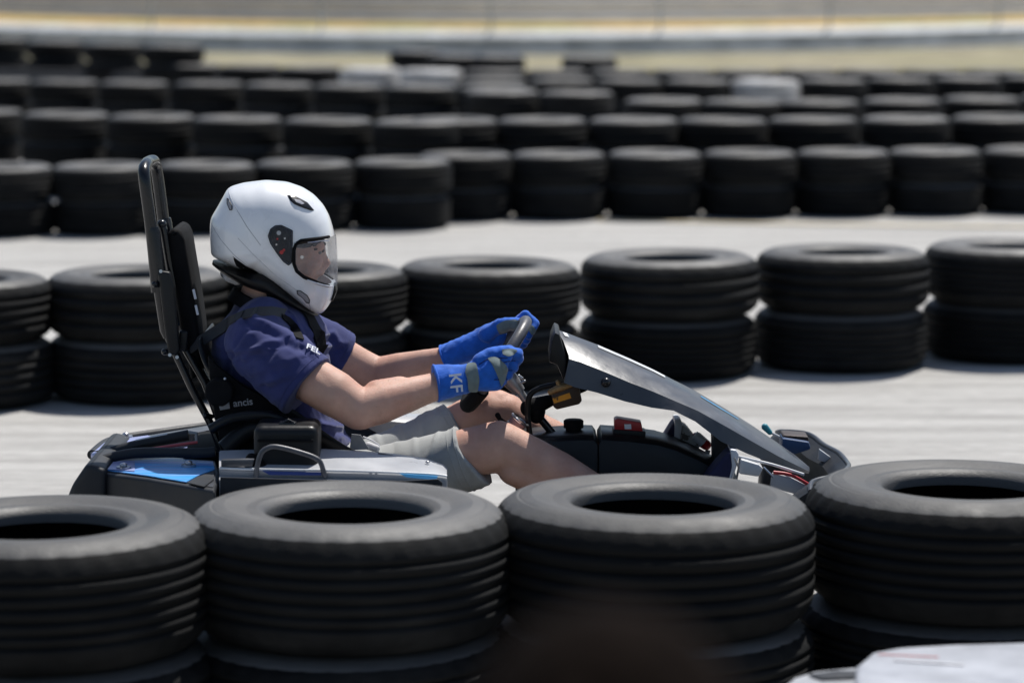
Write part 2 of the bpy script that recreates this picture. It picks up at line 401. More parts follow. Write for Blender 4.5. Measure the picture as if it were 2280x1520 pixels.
row([(1380, 222), (1750, 228), (2280, 218), (2400, 217)], 3, .18, .58, 'fourth barrier row', 1475, 2380, start=k)
row([(1060, 178), (1700, 180), (2400, 170)], 3, .18, .58, 'fifth barrier row', 1100, 2380,
    paint={4: ['rubber_white', 'rubber_white', 'rubber_white']})
row([(380, 143), (700, 150), (1000, 158), (2400, 156)], 3, .18, .58, 'sixth barrier row', 430, 2380,
    paint={3: [None, None, 'rubber_white'], 4: [None, None, 'rubber_white']})
row([(-50, 84), (200, 95), (500, 105)], 4, .18, .60, 'farthest tyre barrier behind the roll bar', 5, 480)
# three loose blocks of stacked tyres far behind the steering wheel
for j, (px, y, n) in enumerate([(925, 114, 3), (1012, 124, 3), (1110, 125, 3), (1312, 128, 3)]):
    p = G(px, y, n * .18); cx = (px - W / 2) / F * (p.y + .25)
    stack(cx, p.y + .25, [.18] * n, FAR, 1.0, ['%s black tyre in the %s loose stack before the far wall' % (t, ORD[j]) for t in TNAMES[n]], 'loose stacks beyond the sixth row')

# long low belt barrier between the fourth row and the farthest tyres
bm = bmesh.new()
P0, P1 = G(-150, 148, .45), G(620, 168, .45)
d = (P1 - P0).normalized(); nn = Vector((-d.y, d.x, 0))
box(bm, (P0 + P1) / 2 - Vector((0, 0, .225)), ((P1 - P0).length, .06, .45), Matrix((d, nn, Vector((0, 0, 1)))).transposed(), .012)
belt = build(bm, 'belt_barrier', 'belt'); tag(belt, 'long flat dark rubber belt standing behind the fourth tyre row', 'barrier')

# ------------------------------------------------------------------ far wall, bank and stand
def arc(px, y_c, z):
    """low wall coping line in the photograph"""
    return G(px, y_c, z)
def coping_y(px):
    t = (px - 1050) / 1140.0
    return (75 - 21 * t * t) if px < 1050 else (75 - 15 * t * t)
XS = [-900 + 160 * i for i in range(26)]
wroot = empty('low_wall', G(1140, 75, 0), 'long low grey concrete wall with whitish coping across the far background', 'wall')
def strip(path, prof, name, m, parent, kind=None):
    """sweep a (depth, z) profile along path of ground points"""
    bm = bmesh.new(); rs = []
    for i, p in enumerate(path):
        d = (path[min(i + 1, len(path) - 1)] - path[max(i - 1, 0)]); d.z = 0; d.normalize(); n = Vector((-d.y, d.x, 0))
        rs.append([Vector((p.x, p.y, 0)) + n * a + Vector((0, 0, z)) for a, z in prof])
    rings(bm, rs); return build(bm, name, m, parent, True, 30)
wp = [G(x, coping_y(x), .35) for x in XS]
strip(wp, [(0, 0), (0, .30), (.22, .30), (.22, 0)], 'wall_face', 'concrete', wroot)
strip(wp, [(-.03, .285), (-.03, .30), (.10, .385), (.25, .385), (.25, .302), (0.002, .302), (.002, .285)], 'coping', 'white_conc', wroot)
strip(wp, [(-.22, 0.005), (-.22, .035), (-.001, .035), (-.001, .005)], 'kerb', 'white_conc', wroot)
o = strip(wp, [(.26, 0), (.26, .33), (.9, .44), (1.5, .48), (1.6, 0)], 'grass_bank', 'drygrass', None); tag(o, 'yellow dry grass bank above the low wall', kind='structure')
groot = empty('grandstand', G(1140, 20, 0), 'stepped grey grandstand with long pale benches behind the dry grass bank', 'grandstand')
for i in range(10):
    y0 = 1.6 + i * .7; z0 = .34 + i * .22
    strip(wp, [(y0, 0), (y0, z0 + .18), (y0 + .7, z0 + .18), (y0 + .7, 0)], 'step', 'darkstand', groot)
    strip(wp, [(y0 - .05, z0 + .14), (y0 - .05, z0 + .155), (y0 + .02, z0 + .20), (y0 + .10, z0 + .20), (y0 + .10, z0 + .182), (y0 - .003, z0 + .182), (y0 - .003, z0 + .14)], 'step_edge', 'tanpaint', groot)
    strip(wp, [(y0 + .16, z0 + .225), (y0 + .16, z0 + .24), (y0 + .36, z0 + .32), (y0 + .38, z0 + .32), (y0 + .38, z0 + .30)], 'bench', 'alu', groot)
# posts of the mesh fence in front of the stand
for i, x in enumerate(range(-420, 2900, 378)):
    p = G(x, coping_y(x), .35); bm = bmesh.new()
    tube(bm, [Vector((p.x, p.y + .12, .386)), Vector((p.x, p.y + .12, 3.2))], .022, 8)
    tag(build(bm, 'fence_post', 'concrete'), 'slim grey metal post standing on the far white coping', 'post', 'fence posts along the far wall')

# ------------------------------------------------------------------ GO-KART
kart = empty('go_kart', (0, Y0, 0), 'grey and blue racing go-kart driven by the person in the white helmet', 'go-kart')
def mir(p): return Vector((p.x, 2 * Y0 - p.y, p.z))

# floor tray and chassis rails
bm = bmesh.new()
pts = [(-.72, -.28), (.55, -.32), (.70, -.2), (.70, .2), (.55, .32), (-.72, .28)]
prism(bm, [Vector((x, Y0 + y, .075)) for x, y in pts], (0, 0, .02), .004)
build(bm, 'floor_tray', 'pod_dark', kart)
bm = bmesh.new()
for s in (-1, 1):
    tube(bm, smooth_path([Vector((-.88, Y0 + s * .30, .13)), Vector((-.2, Y0 + s * .33, .10)), Vector((.35, Y0 + s * .28, .10)), Vector((.62, Y0 + s * .16, .12))]), .015)
for x in (-.8, -.4, .1, .55): tube(bm, [Vector((x, Y0 - .3, .11)), Vector((x, Y0 + .3, .11))], .013)
build(bm, 'chassis', 'black_paint', kart)
# wheels
def wheel(x, y, r, w):
    c = Vector((x, y, r)); bm = bmesh.new(); prof = [(.52, -.46), (.62, -.5), (.86, -.49), (.96, -.42), (1, -.3), (1, .3), (.96, .42), (.86, .49), (.62, .5), (.52, .46)]
    rs = [[c + Vector((math.cos(a) * r * p, z * w, math.sin(a) * r * p)) for a in [2 * math.pi * k / 40 for k in range(40)]] for p, z in prof]
    rings(bm, rs, cap=False, close=True); t = build(bm, 'wheel', 'rubber', kart)
    bm = bmesh.new(); rs = [[c + Vector((math.cos(a) * r * p, z * w, math.sin(a) * r * p)) for a in [2 * math.pi * k / 32 for k in range(32)]] for p, z in [(.53, -.44), (.48, -.40), (.44, -.1), (.2, -.05), (.2, .05), (.44, .1), (.48, .4), (.53, .44)]]
    rings(bm, rs); build(bm, 'rim', 'alloy', t)
for s in (-1, 1):
    wheel(-.72, Y0 + s * .40, .14, .19); wheel(.45, Y0 + s * .42, .13, .13)

# --- seat
SEAT = [((458, 735), .155, 0), ((460, 770), .175, 0), ((478, 840), .19, 0), ((520, 905), .2, 0), ((590, 965), .205, 0), ((690, 1030), .205, 0), ((800, 1050), .19, 0), ((860, 1035), .17, 0)]
bm = bmesh.new(); outer = []; inner = []
for i, ((px, py), hw, _) in enumerate(SEAT):
    c = K(px, py); 
    nx = [(1, .05), (1, .1), (.95, .3), (.8, .6), (.6, .8), (.35, .95), (.05, 1), (-.1, 1)][i]
    n = Vector((nx[0], 0, nx[1])).normalized()
    lift = [.0, .004, .03, .09, .13, .12, .08, .04][i]
    ra = []
    for t in [k / 12 for k in range(-12, 13)]:
        e = abs(t) ** 3.2
        ra.append(c + Vector((0, math.copysign(hw * min(1, abs(t) * 1.05), t), 0)) + n * (lift * e))
    outer.append(ra)
vs = [[bm.verts.new(p) for p in r] for r in outer]
for i in range(len(vs) - 1):
    for j in range(24): bm.faces.new((vs[i][j], vs[i][j + 1], vs[i + 1][j + 1], vs[i + 1][j]))
me = evaluated(bm, [('SOLIDIFY', dict(thickness=.010, offset=0)), ('SUBSURF', dict(levels=2, render_levels=2))])
seat = finish(me, 'seat', 'tank', kart)
# near side bolster of the seat (dark shell seen between shirt and engine box)
bm = bmesh.new()
prism(bm, [K(x, y, -.205) for x, y in [(462, 790), (480, 812), (540, 858), (600, 890), (650, 925), (672, 960), (690, 1010), (690, 1045), (520, 1045), (490, 990), (478, 930), (468, 860)]], (0, .02, 0), .006)
build(bm, 'seat_side', 'black_matt', seat)
place_text('ancis', 22 * PX, K(541, 896, -.2085), Vector((1, 0, .12)), Vector((0, -1, .1)), 'textgrey', 'lettering', seat)
bm = bmesh.new(); prism(bm, [K(x, y, -.2085) for x, y in [(487, 900), (510, 895), (512, 909), (490, 913)]], (0, .002, 0)); build(bm, 'sticker', 'textgrey', seat, False)
# lower dark ducting around the seat foot
bm = bmesh.new()
tube(bm, smooth_path([K(470, 955, -.24), K(520, 930, -.25), K(600, 925, -.25), K(660, 950, -.25)]), .012)
tube(bm, smooth_path([K(500, 1000, -.24), K(560, 955, -.23), K(640, 960, -.23)]), .022)
build(bm, 'seat_strut', 'black_plastic', kart)

# --- roll bar: hoop, pad, plates, struts
roll = None
bm = bmesh.new()
nl = [K(350, 650, -.12), K(342, 560, -.12), K(333, 480, -.12), K(322, 400, -.12)]
top = [K(321, 376, -.10), K(326, 366, -.06), K(329, 362, 0)]
half = nl + top
path = half + [mir(p) for p in half[:-1][::-1]]
tube(bm, smooth_path(path, 5), 13.5 * PX, 18)
rollbar = build(bm, 'roll_bar', 'black_paint', kart)
for s in (0, 1):
    f = (lambda p: mir(p)) if s else (lambda p: p)
    bm = bmesh.new(); tube(bm, [f(K(340, 505, -.12)), f(K(341, 518, -.12)), f(K(357, 640, -.12)), f(K(370, 735, -.12)), f(K(373, 752, -.12))], [13.6 * PX, 16 * PX, 16 * PX, 14 * PX, 9 * PX], 18)
    build(bm, 'roll_bar_sleeve', 'black_paint', rollbar)
    bm = bmesh.new(); tube(bm, [f(K(372, 745, -.12)), f(K(425, 860, -.12)), f(K(470, 945, -.13)), f(K(505, 1030, -.14))], 8.5 * PX, 14)
    build(bm, 'roll_bar_strut', 'black_paint', rollbar)
    bm = bmesh.new(); tube(bm, [f(K(405, 765, -.10)), f(K(455, 850, -.11)), f(K(485, 930, -.12)), f(K(540, 1010, -.14))], 8 * PX, 14)
    build(bm, 'roll_bar_strut', 'black_paint', rollbar)
# headrest pad
bm = bmesh.new()
out = [(372, 520), (384, 508), (400, 512), (410, 530), (418, 580), (430, 650), (440, 720), (446, 775), (448, 830), (425, 850), (415, 800), (400, 730), (386, 640), (376, 570)]
prism(bm, [K(x, y, -.10) for x, y in out], (0, .20, 0), .014, 3)
pad = build(bm, 'headrest_pad', 'black_plastic', kart)
pad.data.materials[0] = M['black_matt']
bm = bmesh.new()
for (x, y) in ((432, 655), (437, 690)): box(bm, K(x + 1, y, -.103), (.006, .004, .024), Matrix.Rotation(R(-12), 3, 'Y'), .0015)
build(bm, 'reflector', 'textwhite', pad)
bm = bmesh.new(); tube(bm, smooth_path([K(358, 495, -.09), K(366, 520, -.09), K(378, 590, -.09), K(388, 640, -.09)]), 9 * PX); add_sphere(bm, K(360, 500, -.09), 11 * PX); build(bm, 'pad_bracket', 'black_paint', pad)
# side plate
bm = bmesh.new()
prism(bm, [K(x, y, -.155) for x, y in [(351, 612), (358, 603), (378, 606), (388, 640), (396, 740), (400, 782), (392, 792), (374, 790), (364, 720), (356, 650)]], (0, .03, 0), .006, 3)
plate = build(bm, 'side_plate', 'tank', rollbar)
for (x, y) in ((344, 633), (366, 783), (458, 925)):
    bm = bmesh.new(); limb(bm, [(K(x, y, -.15), 7 * PX), (K(x + 14, y + 2, -.14), 5 * PX)]); build(bm, 'bolt', 'black_paint', plate)
for (x, y) in ((358, 604), (378, 790), (394, 795)):
    bm = bmesh.new(); tube(bm, [K(x, y, -.158), K(x, y, -.15)], 4 * PX, 8); build(bm, 'bolt', 'steel', plate)
bm = bmesh.new(); box(bm, K(409, 758, -.11), (20 * PX, .03, 46 * PX), Matrix.Rotation(R(5), 3, 'Y'), .006, 3); build(bm, 'belt_anchor', 'tank', rollbar)
# octagonal side pad
bm = bmesh.new()
prism(bm, [K(487 + 34 * math.cos(a) * (1.0), 874 + 33 * math.sin(a), -.235) for a in [R(22.5 + 45 * k) + .12 for k in range(8)]], (0, .03, 0), .006, 3)
op = build(bm, 'side_pad', 'black_matt', rollbar)
bm = bmesh.new(); add_sphere(bm, K(501, 843, -.236), 3.5 * PX, 10); build(bm, 'bolt', 'steel', op)

# --- rear bodywork
ZD = .36
rear = None
bm = bmesh.new()
def lay(pts, z): return [G(x, y, z) for x, y in pts]
prism(bm, lay([(196, 1036), (222, 1022), (380, 1016), (482, 1024), (490, 1055), (478, 1092), (330, 1066), (186, 1048)], ZD), (0, 0, -.11), .008, 3)
rear = build(bm, 'rear_bumper', 'pod_dark', kart)
bm = bmesh.new(); prism(bm, lay([(205, 1036), (226, 1025), (380, 1019), (478, 1027), (484, 1054), (474, 1085), (330, 1060), (196, 1046)], ZD + .0005), (0, 0, .0012)); build(bm, 'deck_skin', 'fairing', rear, False)
bm = bmesh.new()
prism(bm, lay([(222, 1030), (380, 1022), (474, 1028), (478, 1046), (440, 1060), (415, 1074), (330, 1060), (210, 1044)], ZD + .0025), (0, 0, .002))
build(bm, 'blue_panel', 'cyan', rear, False)
bm = bmesh.new()
prism(bm, lay([(214, 1031), (300, 1025), (300, 1049), (212, 1043)], ZD + .0055), (0, 0, .001))
build(bm, 'lavender_panel', 'lavender', rear, False)
bm = bmesh.new()
prism(bm, lay([(420, 1076), (445, 1061), (478, 1048), (476, 1068), (455, 1084)], ZD + .0030), (0, 0, .002))
build(bm, 'scuffed_corner', 'pod_dark', rear, False)
# near side skirt
bm = bmesh.new()
a = lay([(186, 1050), (330, 1068), (478, 1094)], ZD - .02)
for i in range(len(a)): a[i] = a[i] + Vector((0, -.012, 0))
top_ = a; bot = [p + Vector((-.01, -.03, -.20)) for p in a]
rs = [[t, b_, b_ + Vector((0, .05, 0)), t + Vector((0, .03, 0))] for t, b_ in zip(top_, bot)]
rings(bm, rs); build(bm, 'side_skirt', 'pod_dark', rear)
# rear corner roll
bm = bmesh.new()
cp = [G(170, 1062, .33), G(182, 1040, .345), G(205, 1012, .35), G(240, 985, .35), G(300, 972, .35), G(370, 962, .35), G(470, 948, .35)]
tube(bm, smooth_path(cp[2:]), [.012] * 25, 14)
prism(bm, [K(x, y, -.36) for x, y in [(190, 1036), (176, 1056), (160, 1080), (148, 1110), (146, 1180), (235, 1180), (235, 1046), (205, 1034)]], (0, .46, 0), .012, 3)
build(bm, 'bumper_rim', 'pod_dark', rear)
bm = bmesh.new()
prism(bm, lay([(202, 1010), (232, 984), (290, 973), (330, 968), (345, 974), (262, 1000), (215, 1018)], ZD + .010), (0, 0, -.02), .003)
build(bm, 'far_panel', 'lavender', rear)
bm = bmesh.new()
prism(bm, lay([(330, 968), (470, 945), (485, 952), (440, 962), (345, 980)], ZD + .006), (0, 0, -.03), .003)
build(bm, 'far_rail', 'fairing', rear)
bm = bmesh.new()
tube(bm, smooth_path([K(205, 1030, -.22), K(300, 1008, -.2), K(440, 1008, -.2), K(480, 1005, -.2)]), [.012] * 19, 12)
tube(bm, smooth_path([K(205, 1018, -.10), K(300, 992, -.1), K(420, 968, -.1)]), .013, 12)
build(bm, 'bumper_tube', 'pod_dark', rear)
bm = bmesh.new()
prism(bm, lay([(262, 1004), (330, 985), (425, 965), (438, 972), (438, 998), (400, 1006), (262, 1012)], .335), (0, 0, -.03), .006)
build(bm, 'rear_duct', 'lavender', rear)
bm = bmesh.new(); tube(bm, [K(303, 984, -.1), K(374, 969, -.1)], 6 * PX, 12); build(bm, 'pale_tube', 'white_plastic', rear)
bm = bmesh.new(); tube(bm, [K(420, 962, -.12), K(437, 964, -.12), K(438, 985, -.12)], 4 * PX, 12); build(bm, 'duct_frame', 'silver', rear)
bm = bmesh.new(); tube(bm, [K(330, 1000, -.14), K(440, 984, -.14)], 3.5 * PX, 10); build(bm, 'red_trim', 'pinkred', rear)
for (x, y) in ((275, 1036), (420, 1031), (280, 968)):
    c = G(x, y, ZD + .012)
    bm = bmesh.new(); tube(bm, [c - Vector((0, 0, .010)), c - Vector((0, 0, .002))], .017, 18); add_sphere(bm, c + Vector((0, 0, .001)), (.009, .009, .006), 14)
    build(bm, 'bolt', 'steel', rear)
bm = bmesh.new(); 
prism(bm, [G(x, y, .30) + Vector((0, -.02, 0)) for x, y in [(285, 1090), (330, 1092), (410, 1104), (400, 1112), (325, 1108)]], (0, 0, .004)); build(bm, 'red_stripe', 'pinkred', rear, False)
bm = bmesh.new()
prism(bm, [G(x, y, .30) + Vector((0, -.02, 0)) for x, y in [(310, 1103), (410, 1106), (470, 1118), (468, 1126), (330, 1116)]], (0, 0, .006)); build(bm, 'white_stripe', 'white_plastic', rear, False)
# dark mass of axle and engine behind the seat
bm = bmesh.new(); box(bm, K(495, 1035, .0), (.16, .3, .12), None, .02); tube(bm, [Vector((-.72, Y0 - .42, .14)), Vector((-.72, Y0 + .42, .14))], .02)
build(bm, 'rear_axle', 'black_matt', kart)

# --- near side pod (silver)
pod_sec = [(488, 1006, 1040, 1068), (540, 1004, 1042, 1072), (600, 1003, 1043, 1075), (720, 1002, 1045, 1078), (800, 1006, 1047, 1080), (880, 1013, 1050, 1080), (950, 1024, 1053, 1078), (985, 1036, 1056, 1072), (995, 1046, 1058, 1068)]
bm = bmesh.new(); rs = []
for px, y1, y2, y3 in pod_sec:
    a = K(px, y1, -.30); b_ = K(px, y2, -.43); c = K(px, y3, -.50)
    e = .012 if 500 < px < 960 else .004
    rs.append([a + Vector((0, .05, -.10)), a + Vector((0, .045, -e)), a + Vector((0, .02, 0)), a, b_, b_ + Vector((0, -.006, -.006)), b_ + Vector((0, .004, -.02)), c, c + Vector((0, 0, -.10)), c + Vector((0, .10, -.14))])
me_b = rings(bm, rs)
pod = build(bm, 'side_pod', 'silver', kart, angle=28)
bm = bmesh.new(); prism(bm, [K(x, y, -.507) for x, y in [(490, 1062), (700, 1068), (900, 1070), (975, 1066), (985, 1074), (980, 1160), (490, 1160)]], (0, .006, 0), .002); build(bm, 'lower_skirt', 'pod_dark', pod)
bm = bmesh.new(); prism(bm, [K(x, y, -.436) for x, y in [(492, 1024), (566, 1022), (562, 1038), (492, 1040)]], (0, .02, 0), .003); build(bm, 'grey_step', 'fairing', pod)
bm = bmesh.new(); tube(bm, smooth_path([K(px, y2 + 2, -.437) for px, y1, y2, y3 in pod_sec]), 2.6 * PX, 8); build(bm, 'pod_edge', 'white_plastic', pod)
bm = bmesh.new(); prism(bm, [K(x, y, -.442) for x, y in [(585, 1048), (640, 1050), (715, 1051), (715, 1058), (600, 1057)]], (0, .004, 0)); build(bm, 'blue_trim', 'blue_deep', pod, False)
bm = bmesh.new(); prism(bm, [K(x, y, -.302) for x, y in [(842, 1008), (895, 1016), (893, 1024), (840, 1017)]], (0, .004, 0)); build(bm, 'dark_label', 'brown', pod, False)
bm = bmesh.new(); prism(bm, [K(x, y, -.45) for x, y in [(890, 1054), (975, 1060), (970, 1068), (905, 1062)]], (0, .004, 0)); build(bm, 'blue_trim', 'sky_blue', pod, False)
for x, y in ((952, 1028), (826, 1051), (838, 1052), (645, 1036)):
    bm = bmesh.new(); add_sphere(bm, K(x, y, -.43 if y > 1040 else -.34), (5 * PX, 5 * PX, 3 * PX), 12); build(bm, 'bolt', 'steel' if y < 1045 else 'black_matt', pod)
# far side pod (mirrored, mostly hidden)
bm = bmesh.new(); rings(bm, [[mir(p) for p in r] for r in rs]); build(bm, 'side_pod', 'silver', kart, angle=28)

# --- engine box with bent bar
bm = bmesh.new()
cx0, cx1 = K(569, 1000, -.34).x, K(712, 1000, -.34).x; zt = K(640, 949, -.40).z; zb = .20
box(bm, Vector(((cx0 + cx1) / 2, Y0 - .33, (zt + zb) / 2)), (cx1 - cx0, .14, zt - zb), None, .022, 4)
eng = build(bm, 'engine_box', 'tank', kart)
bm = bmesh.new(); box(bm, Vector(((cx0 + cx1) / 2, Y0 - .403, zt - .032)), (cx1 - cx0 - .02, .006, .006), None, .002); build(bm, 'lid_seam', 'black_matt', eng)
bm = bmesh.new(); box(bm, K(641, 944, -.36), (.04, .03, .012), None, .004); limb(bm, [(K(630, 941, -.37), .0035), (K(642, 935, -.37), .0035), (K(656, 942, -.37), .0035)]); build(bm, 'latch', 'black_paint', eng)
bm = bmesh.new()
tube(bm, smooth_path([K(570, 1066, -.44), K(573, 1036, -.44), K(582, 1008, -.44), K(596, 997, -.44), K(612, 994, -.44), K(640, 999, -.44), K(672, 1008, -.44), K(700, 1018, -.44), K(714, 1030, -.44), K(724, 1062, -.44)]), 5.5 * PX, 14)
M['barmetal'] = mat('worn grey bar', (.11, .11, .12), .45, metal=.3, var=.25, nscale=40)
build(bm, 'bent_bar', 'barmetal', kart)
bm = bmesh.new(); limb(bm, [(K(560, 1022, -.40), .014), (K(575, 1040, -.40), .02)]); build(bm, 'rubber_cap', 'black_matt', kart)

# --- fuel tank between the legs
bm = bmesh.new()
def tank_sec(lst, hw):
    rs = []
    for px, y, b_ in lst:
        p = K(px, y, 0); q = K(px, b_, 0); r = []
        for yy, zz in [(-1, 0), (-1, .82), (-.92, .95), (-.75, 1), (.75, 1), (.92, .95), (1, .82), (1, 0)]:
            r.append(Vector((p.x, Y0 + hw * yy, q.z + (p.z - q.z) * zz)))
        rs.append(r)
    rings(bm, rs)
tank_sec([(1148, 974, 1150), (1160, 964, 1150), (1200, 961, 1150), (1290, 956, 1150), (1320, 957, 1150), (1328, 968, 1150)], .10)
tank = build(bm, 'fuel_tank', 'tank', kart)
bm = bmesh.new()
tank_sec([(1331, 968, 1150), (1338, 956, 1150), (1400, 960, 1150), (1460, 968, 1150), (1500, 980, 1150), (1550, 1003, 1150), (1600, 1030, 1150), (1640, 1060, 1150)], .10)
build(bm, 'tank_front', 'tank', tank)
bm = bmesh.new(); c = K(1277, 958, 0)
for k in range(1): tube(bm, [c - Vector((0, 0, .01)), c + Vector((0, 0, .006)), c + Vector((0, 0, .007)), c + Vector((0, 0, .024)), c + Vector((0, 0, .027))], [.019, .019, .024, .024, .020], 20)
build(bm, 'tank_cap', 'black_matt', tank)
bm = bmesh.new(); box(bm, K(1400, 962, -.02), (.078, .06, .018), Matrix.Rotation(R(4), 3, 'Y'), .003); holder = build(bm, 'holder', 'black_plastic', tank)
bm = bmesh.new(); prism(bm, [K(x, y, -.045) for x, y in [(1368, 935), (1374, 932), (1428, 941), (1432, 962), (1368, 956)]], (0, .05, 0), .003); build(bm, 'red_block', 'red', tank)
bm = bmesh.new(); prism(bm, [K(x, y, -.0475) for x, y in [(1390, 944), (1405, 944), (1406, 955), (1391, 955)]], (0, .002, 0)); build(bm, 'white_sticker', 'textwhite', tank, False)

# --- steering wheel, column, frame
WC = K(1106, 808, 0); wa = (K(1170, 718, 0) - WC); RW = wa.length + .002; ax = wa.normalized(); ay = Vector((0, 1, 0)); wn = ax.cross(ay)
def wp_(ang, r=RW): return WC + ax * math.cos(ang) * r + ay * math.sin(ang) * r
bm = bmesh.new(); tube(bm, [wp_(2 * math.pi * k / 64) for k in range(64)], 13.5 * PX, 16, close=True)
sw = build(bm, 'steering_wheel', 'rimgrip', kart)
bm = bmesh.new()
tube(bm, [wp_(a_) for a_ in [math.pi + R(-60 + 6 * k) for k in range(21)]], 18 * PX, 16); build(bm, 'wheel_sleeve', 'black_matt', sw)
bm = bmesh.new()
for a_ in (R(90), R(-90), math.pi): tube(bm, [WC, wp_(a_, RW)], .008, 10)
cdir = (K(1165, 882, 0) - K(1120, 822, 0)).normalized()
tube(bm, [WC - cdir * .005, WC + cdir * .012], .035, 20)
build(bm, 'wheel_spoke', 'black_matt', sw)
bm = bmesh.new(); tube(bm, [WC, K(1140, 850, 0), K(1158, 872, 0)], [.02, .02, .014], 16); tube(bm, [K(1156, 870, 0), K(1185, 912, 0)], 9 * PX, 14)
colm = build(bm, 'steering_column', 'alloy', kart)
bm = bmesh.new(); tube(bm, [K(1185, 910, 0), K(1240, 975, 0), K(1400, 1120, 0)], 9 * PX, 14); build(bm, 'lower_column', 'black_paint', colm)
bm = bmesh.new(); limb(bm, [(K(1155, 836, -.02), 3 * PX), (K(1162, 842, -.02), 4 * PX)]); limb(bm, [(K(1160, 852, -.02), 3 * PX), (K(1168, 848, -.02), 3 * PX)]); build(bm, 'bolt', 'steel', colm)
bm = bmesh.new()
tube(bm, smooth_path([K(1240, 856, -.03), K(1205, 863, -.03), K(1180, 880, -.03), K(1175, 920, -.03), K(1180, 970, -.03), K(1186, 1040, -.03)]), 6.5 * PX, 12)
tube(bm, [K(1150, 990, -.03), K(1222, 985, -.03)], 5 * PX, 10)
hoop = build(bm, 'steering_frame', 'black_plastic', kart)
bm = bmesh.new(); limb(bm, [(K(1180, 908, 0), 22 * PX), (K(1240, 886, .0), 11 * PX), (K(1300, 862, 0), 10 * PX)]); build(bm, 'fairing_bracket', 'black_matt', kart)
bm = bmesh.new(); limb(bm, [(K(1195, 915, 0), 20 * PX), (K(1195, 925, 0), 18 * PX)]); build(bm, 'column_clamp', 'black_matt', kart)
# brake cylinder (silver ring and rose body) with a small black lever
bm = bmesh.new(); c = K(1150, 945, -.04); dv = (K(1163, 932, -.04) - K(1140, 962, -.04)).normalized()
tube(bm, [K(1138, 960, -.04), K(1155, 938, -.04)], 20 * PX, 18); cyl = build(bm, 'brake_cylinder', 'rose', kart)
bm = bmesh.new(); s_, u_ = frame(dv); tube(bm, [K(1158, 934, -.04) + (s_ * math.cos(a) + u_ * math.sin(a)) * 21 * PX for a in [2 * math.pi * k / 24 for k in range(24)]], 3 * PX, 8, close=True)
tube(bm, [K(1148, 950, -.04) + (s_ * math.cos(a) + u_ * math.sin(a)) * 21 * PX for a in [2 * math.pi * k / 24 for k in range(24)]], 2 * PX, 8, close=True)
build(bm, 'clamp_ring', 'steel', cyl)
bm = bmesh.new(); limb(bm, [(K(1108, 924, -.06), 6 * PX), (K(1113, 933, -.06), 5 * PX), (K(1126, 940, -.06), 3 * PX), (K(1140, 946, -.05), 2.5 * PX)]); build(bm, 'lever', 'black_matt', cyl)
# tagged box hanging under the fairing
rt = Matrix.Rotation(R(15), 3, 'Y').inverted()
bm = bmesh.new(); prism(bm, [K(x, y, -.06) for x, y in [(1228, 878), (1280, 858), (1290, 864), (1296, 892), (1290, 900), (1240, 912), (1232, 906)]], (0, .03, 0), .004); tagb = build(bm, 'tag_box', 'brown', kart)
bm = bmesh.new(); prism(bm, [K(x, y, -.0625) for x, y in [(1230, 887), (1268, 874), (1272, 886), (1234, 898)]], (0, .002, 0)); build(bm, 'orange_label', 'orange', tagb, False)
bm = bmesh.new(); limb(bm, [(K(1226, 872, -.06), 7 * PX), (K(1250, 862, -.06), 9 * PX), (K(1278, 854, -.06), 6 * PX)]); limb(bm, [(K(1242, 850, -.06), 5 * PX), (K(1246, 860, -.06), 6 * PX)]); build(bm, 'brass_fitting', 'brass', tagb)

# --- front fairing
FS = [((1240, 734), (1268, 794), (1256, 852), .135), ((1262, 741), (1292, 800), (1280, 862), .14), ((1330, 767), (1345, 822), (1330, 874), .148), ((1400, 797), (1405, 848), (1390, 893), .155),
      ((1450, 820), (1455, 868), (1450, 907), .16), ((1500, 846), (1510, 893), (1500, 914), .165), ((1545, 872), (1555, 912), (1548, 938), .168), ((1620, 918), (1625, 950), (1605, 982), .165),
      ((1680, 955), (1680, 982), (1660, 1008), .15), ((1740, 995), (1735, 1014), (1720, 1032), .12), ((1780, 1024), (1775, 1034), (1765, 1048), .08), ((1803, 1044), (1802, 1048), (1800, 1054), .03)]
bm = bmesh.new(); rs = []
for Rr_, S_, Kk, hw in FS:
    r = K(*Rr_, 0); s = K(*S_, -hw + .02); k_ = K(*Kk, -hw)
    m1 = r.lerp(s, .5) + Vector((0, 0, .006)); s2 = s.lerp(k_, .08) + Vector((0, -.004, 0)); s1 = s.lerp(r, .05)
    near = [k_ + Vector((0, .006, 0)), k_, s2, s1, m1]
    rs.append(near + [r] + [mir(p) for p in near[::-1]])
inn = []
for ring in rs:
    pass
rings(bm, rs)
fair = build(bm, 'front_fairing', 'fairing', kart, angle=26)
bm = bmesh.new(); prism(bm, [K(x, y, -.10) for x, y in [(1228, 760), (1236, 740), (1246, 745), (1262, 800), (1256, 850), (1240, 812), (1222, 806)]], (0, .20, 0), .004); build(bm, 'fairing_back', 'black_plastic', fair)
bm = bmesh.new(); add_sphere(bm, K(1349, 851, -.148), 11 * PX, 16); build(bm, 'bolt', 'black_paint', fair)
bm = bmesh.new()
def fpt(i, t, side=1, off=.0015):
    i0 = int(i); f = i - i0; a, b_ = rs[i0], rs[min(i0 + 1, len(rs) - 1)]
    q0 = a[5].lerp(a[3], t); q1 = b_[5].lerp(b_[3], t); mid = q0.lerp(q1, f) + Vector((0, -.001, off + .006 * (1 - abs(2 * t - 1)))); return mid
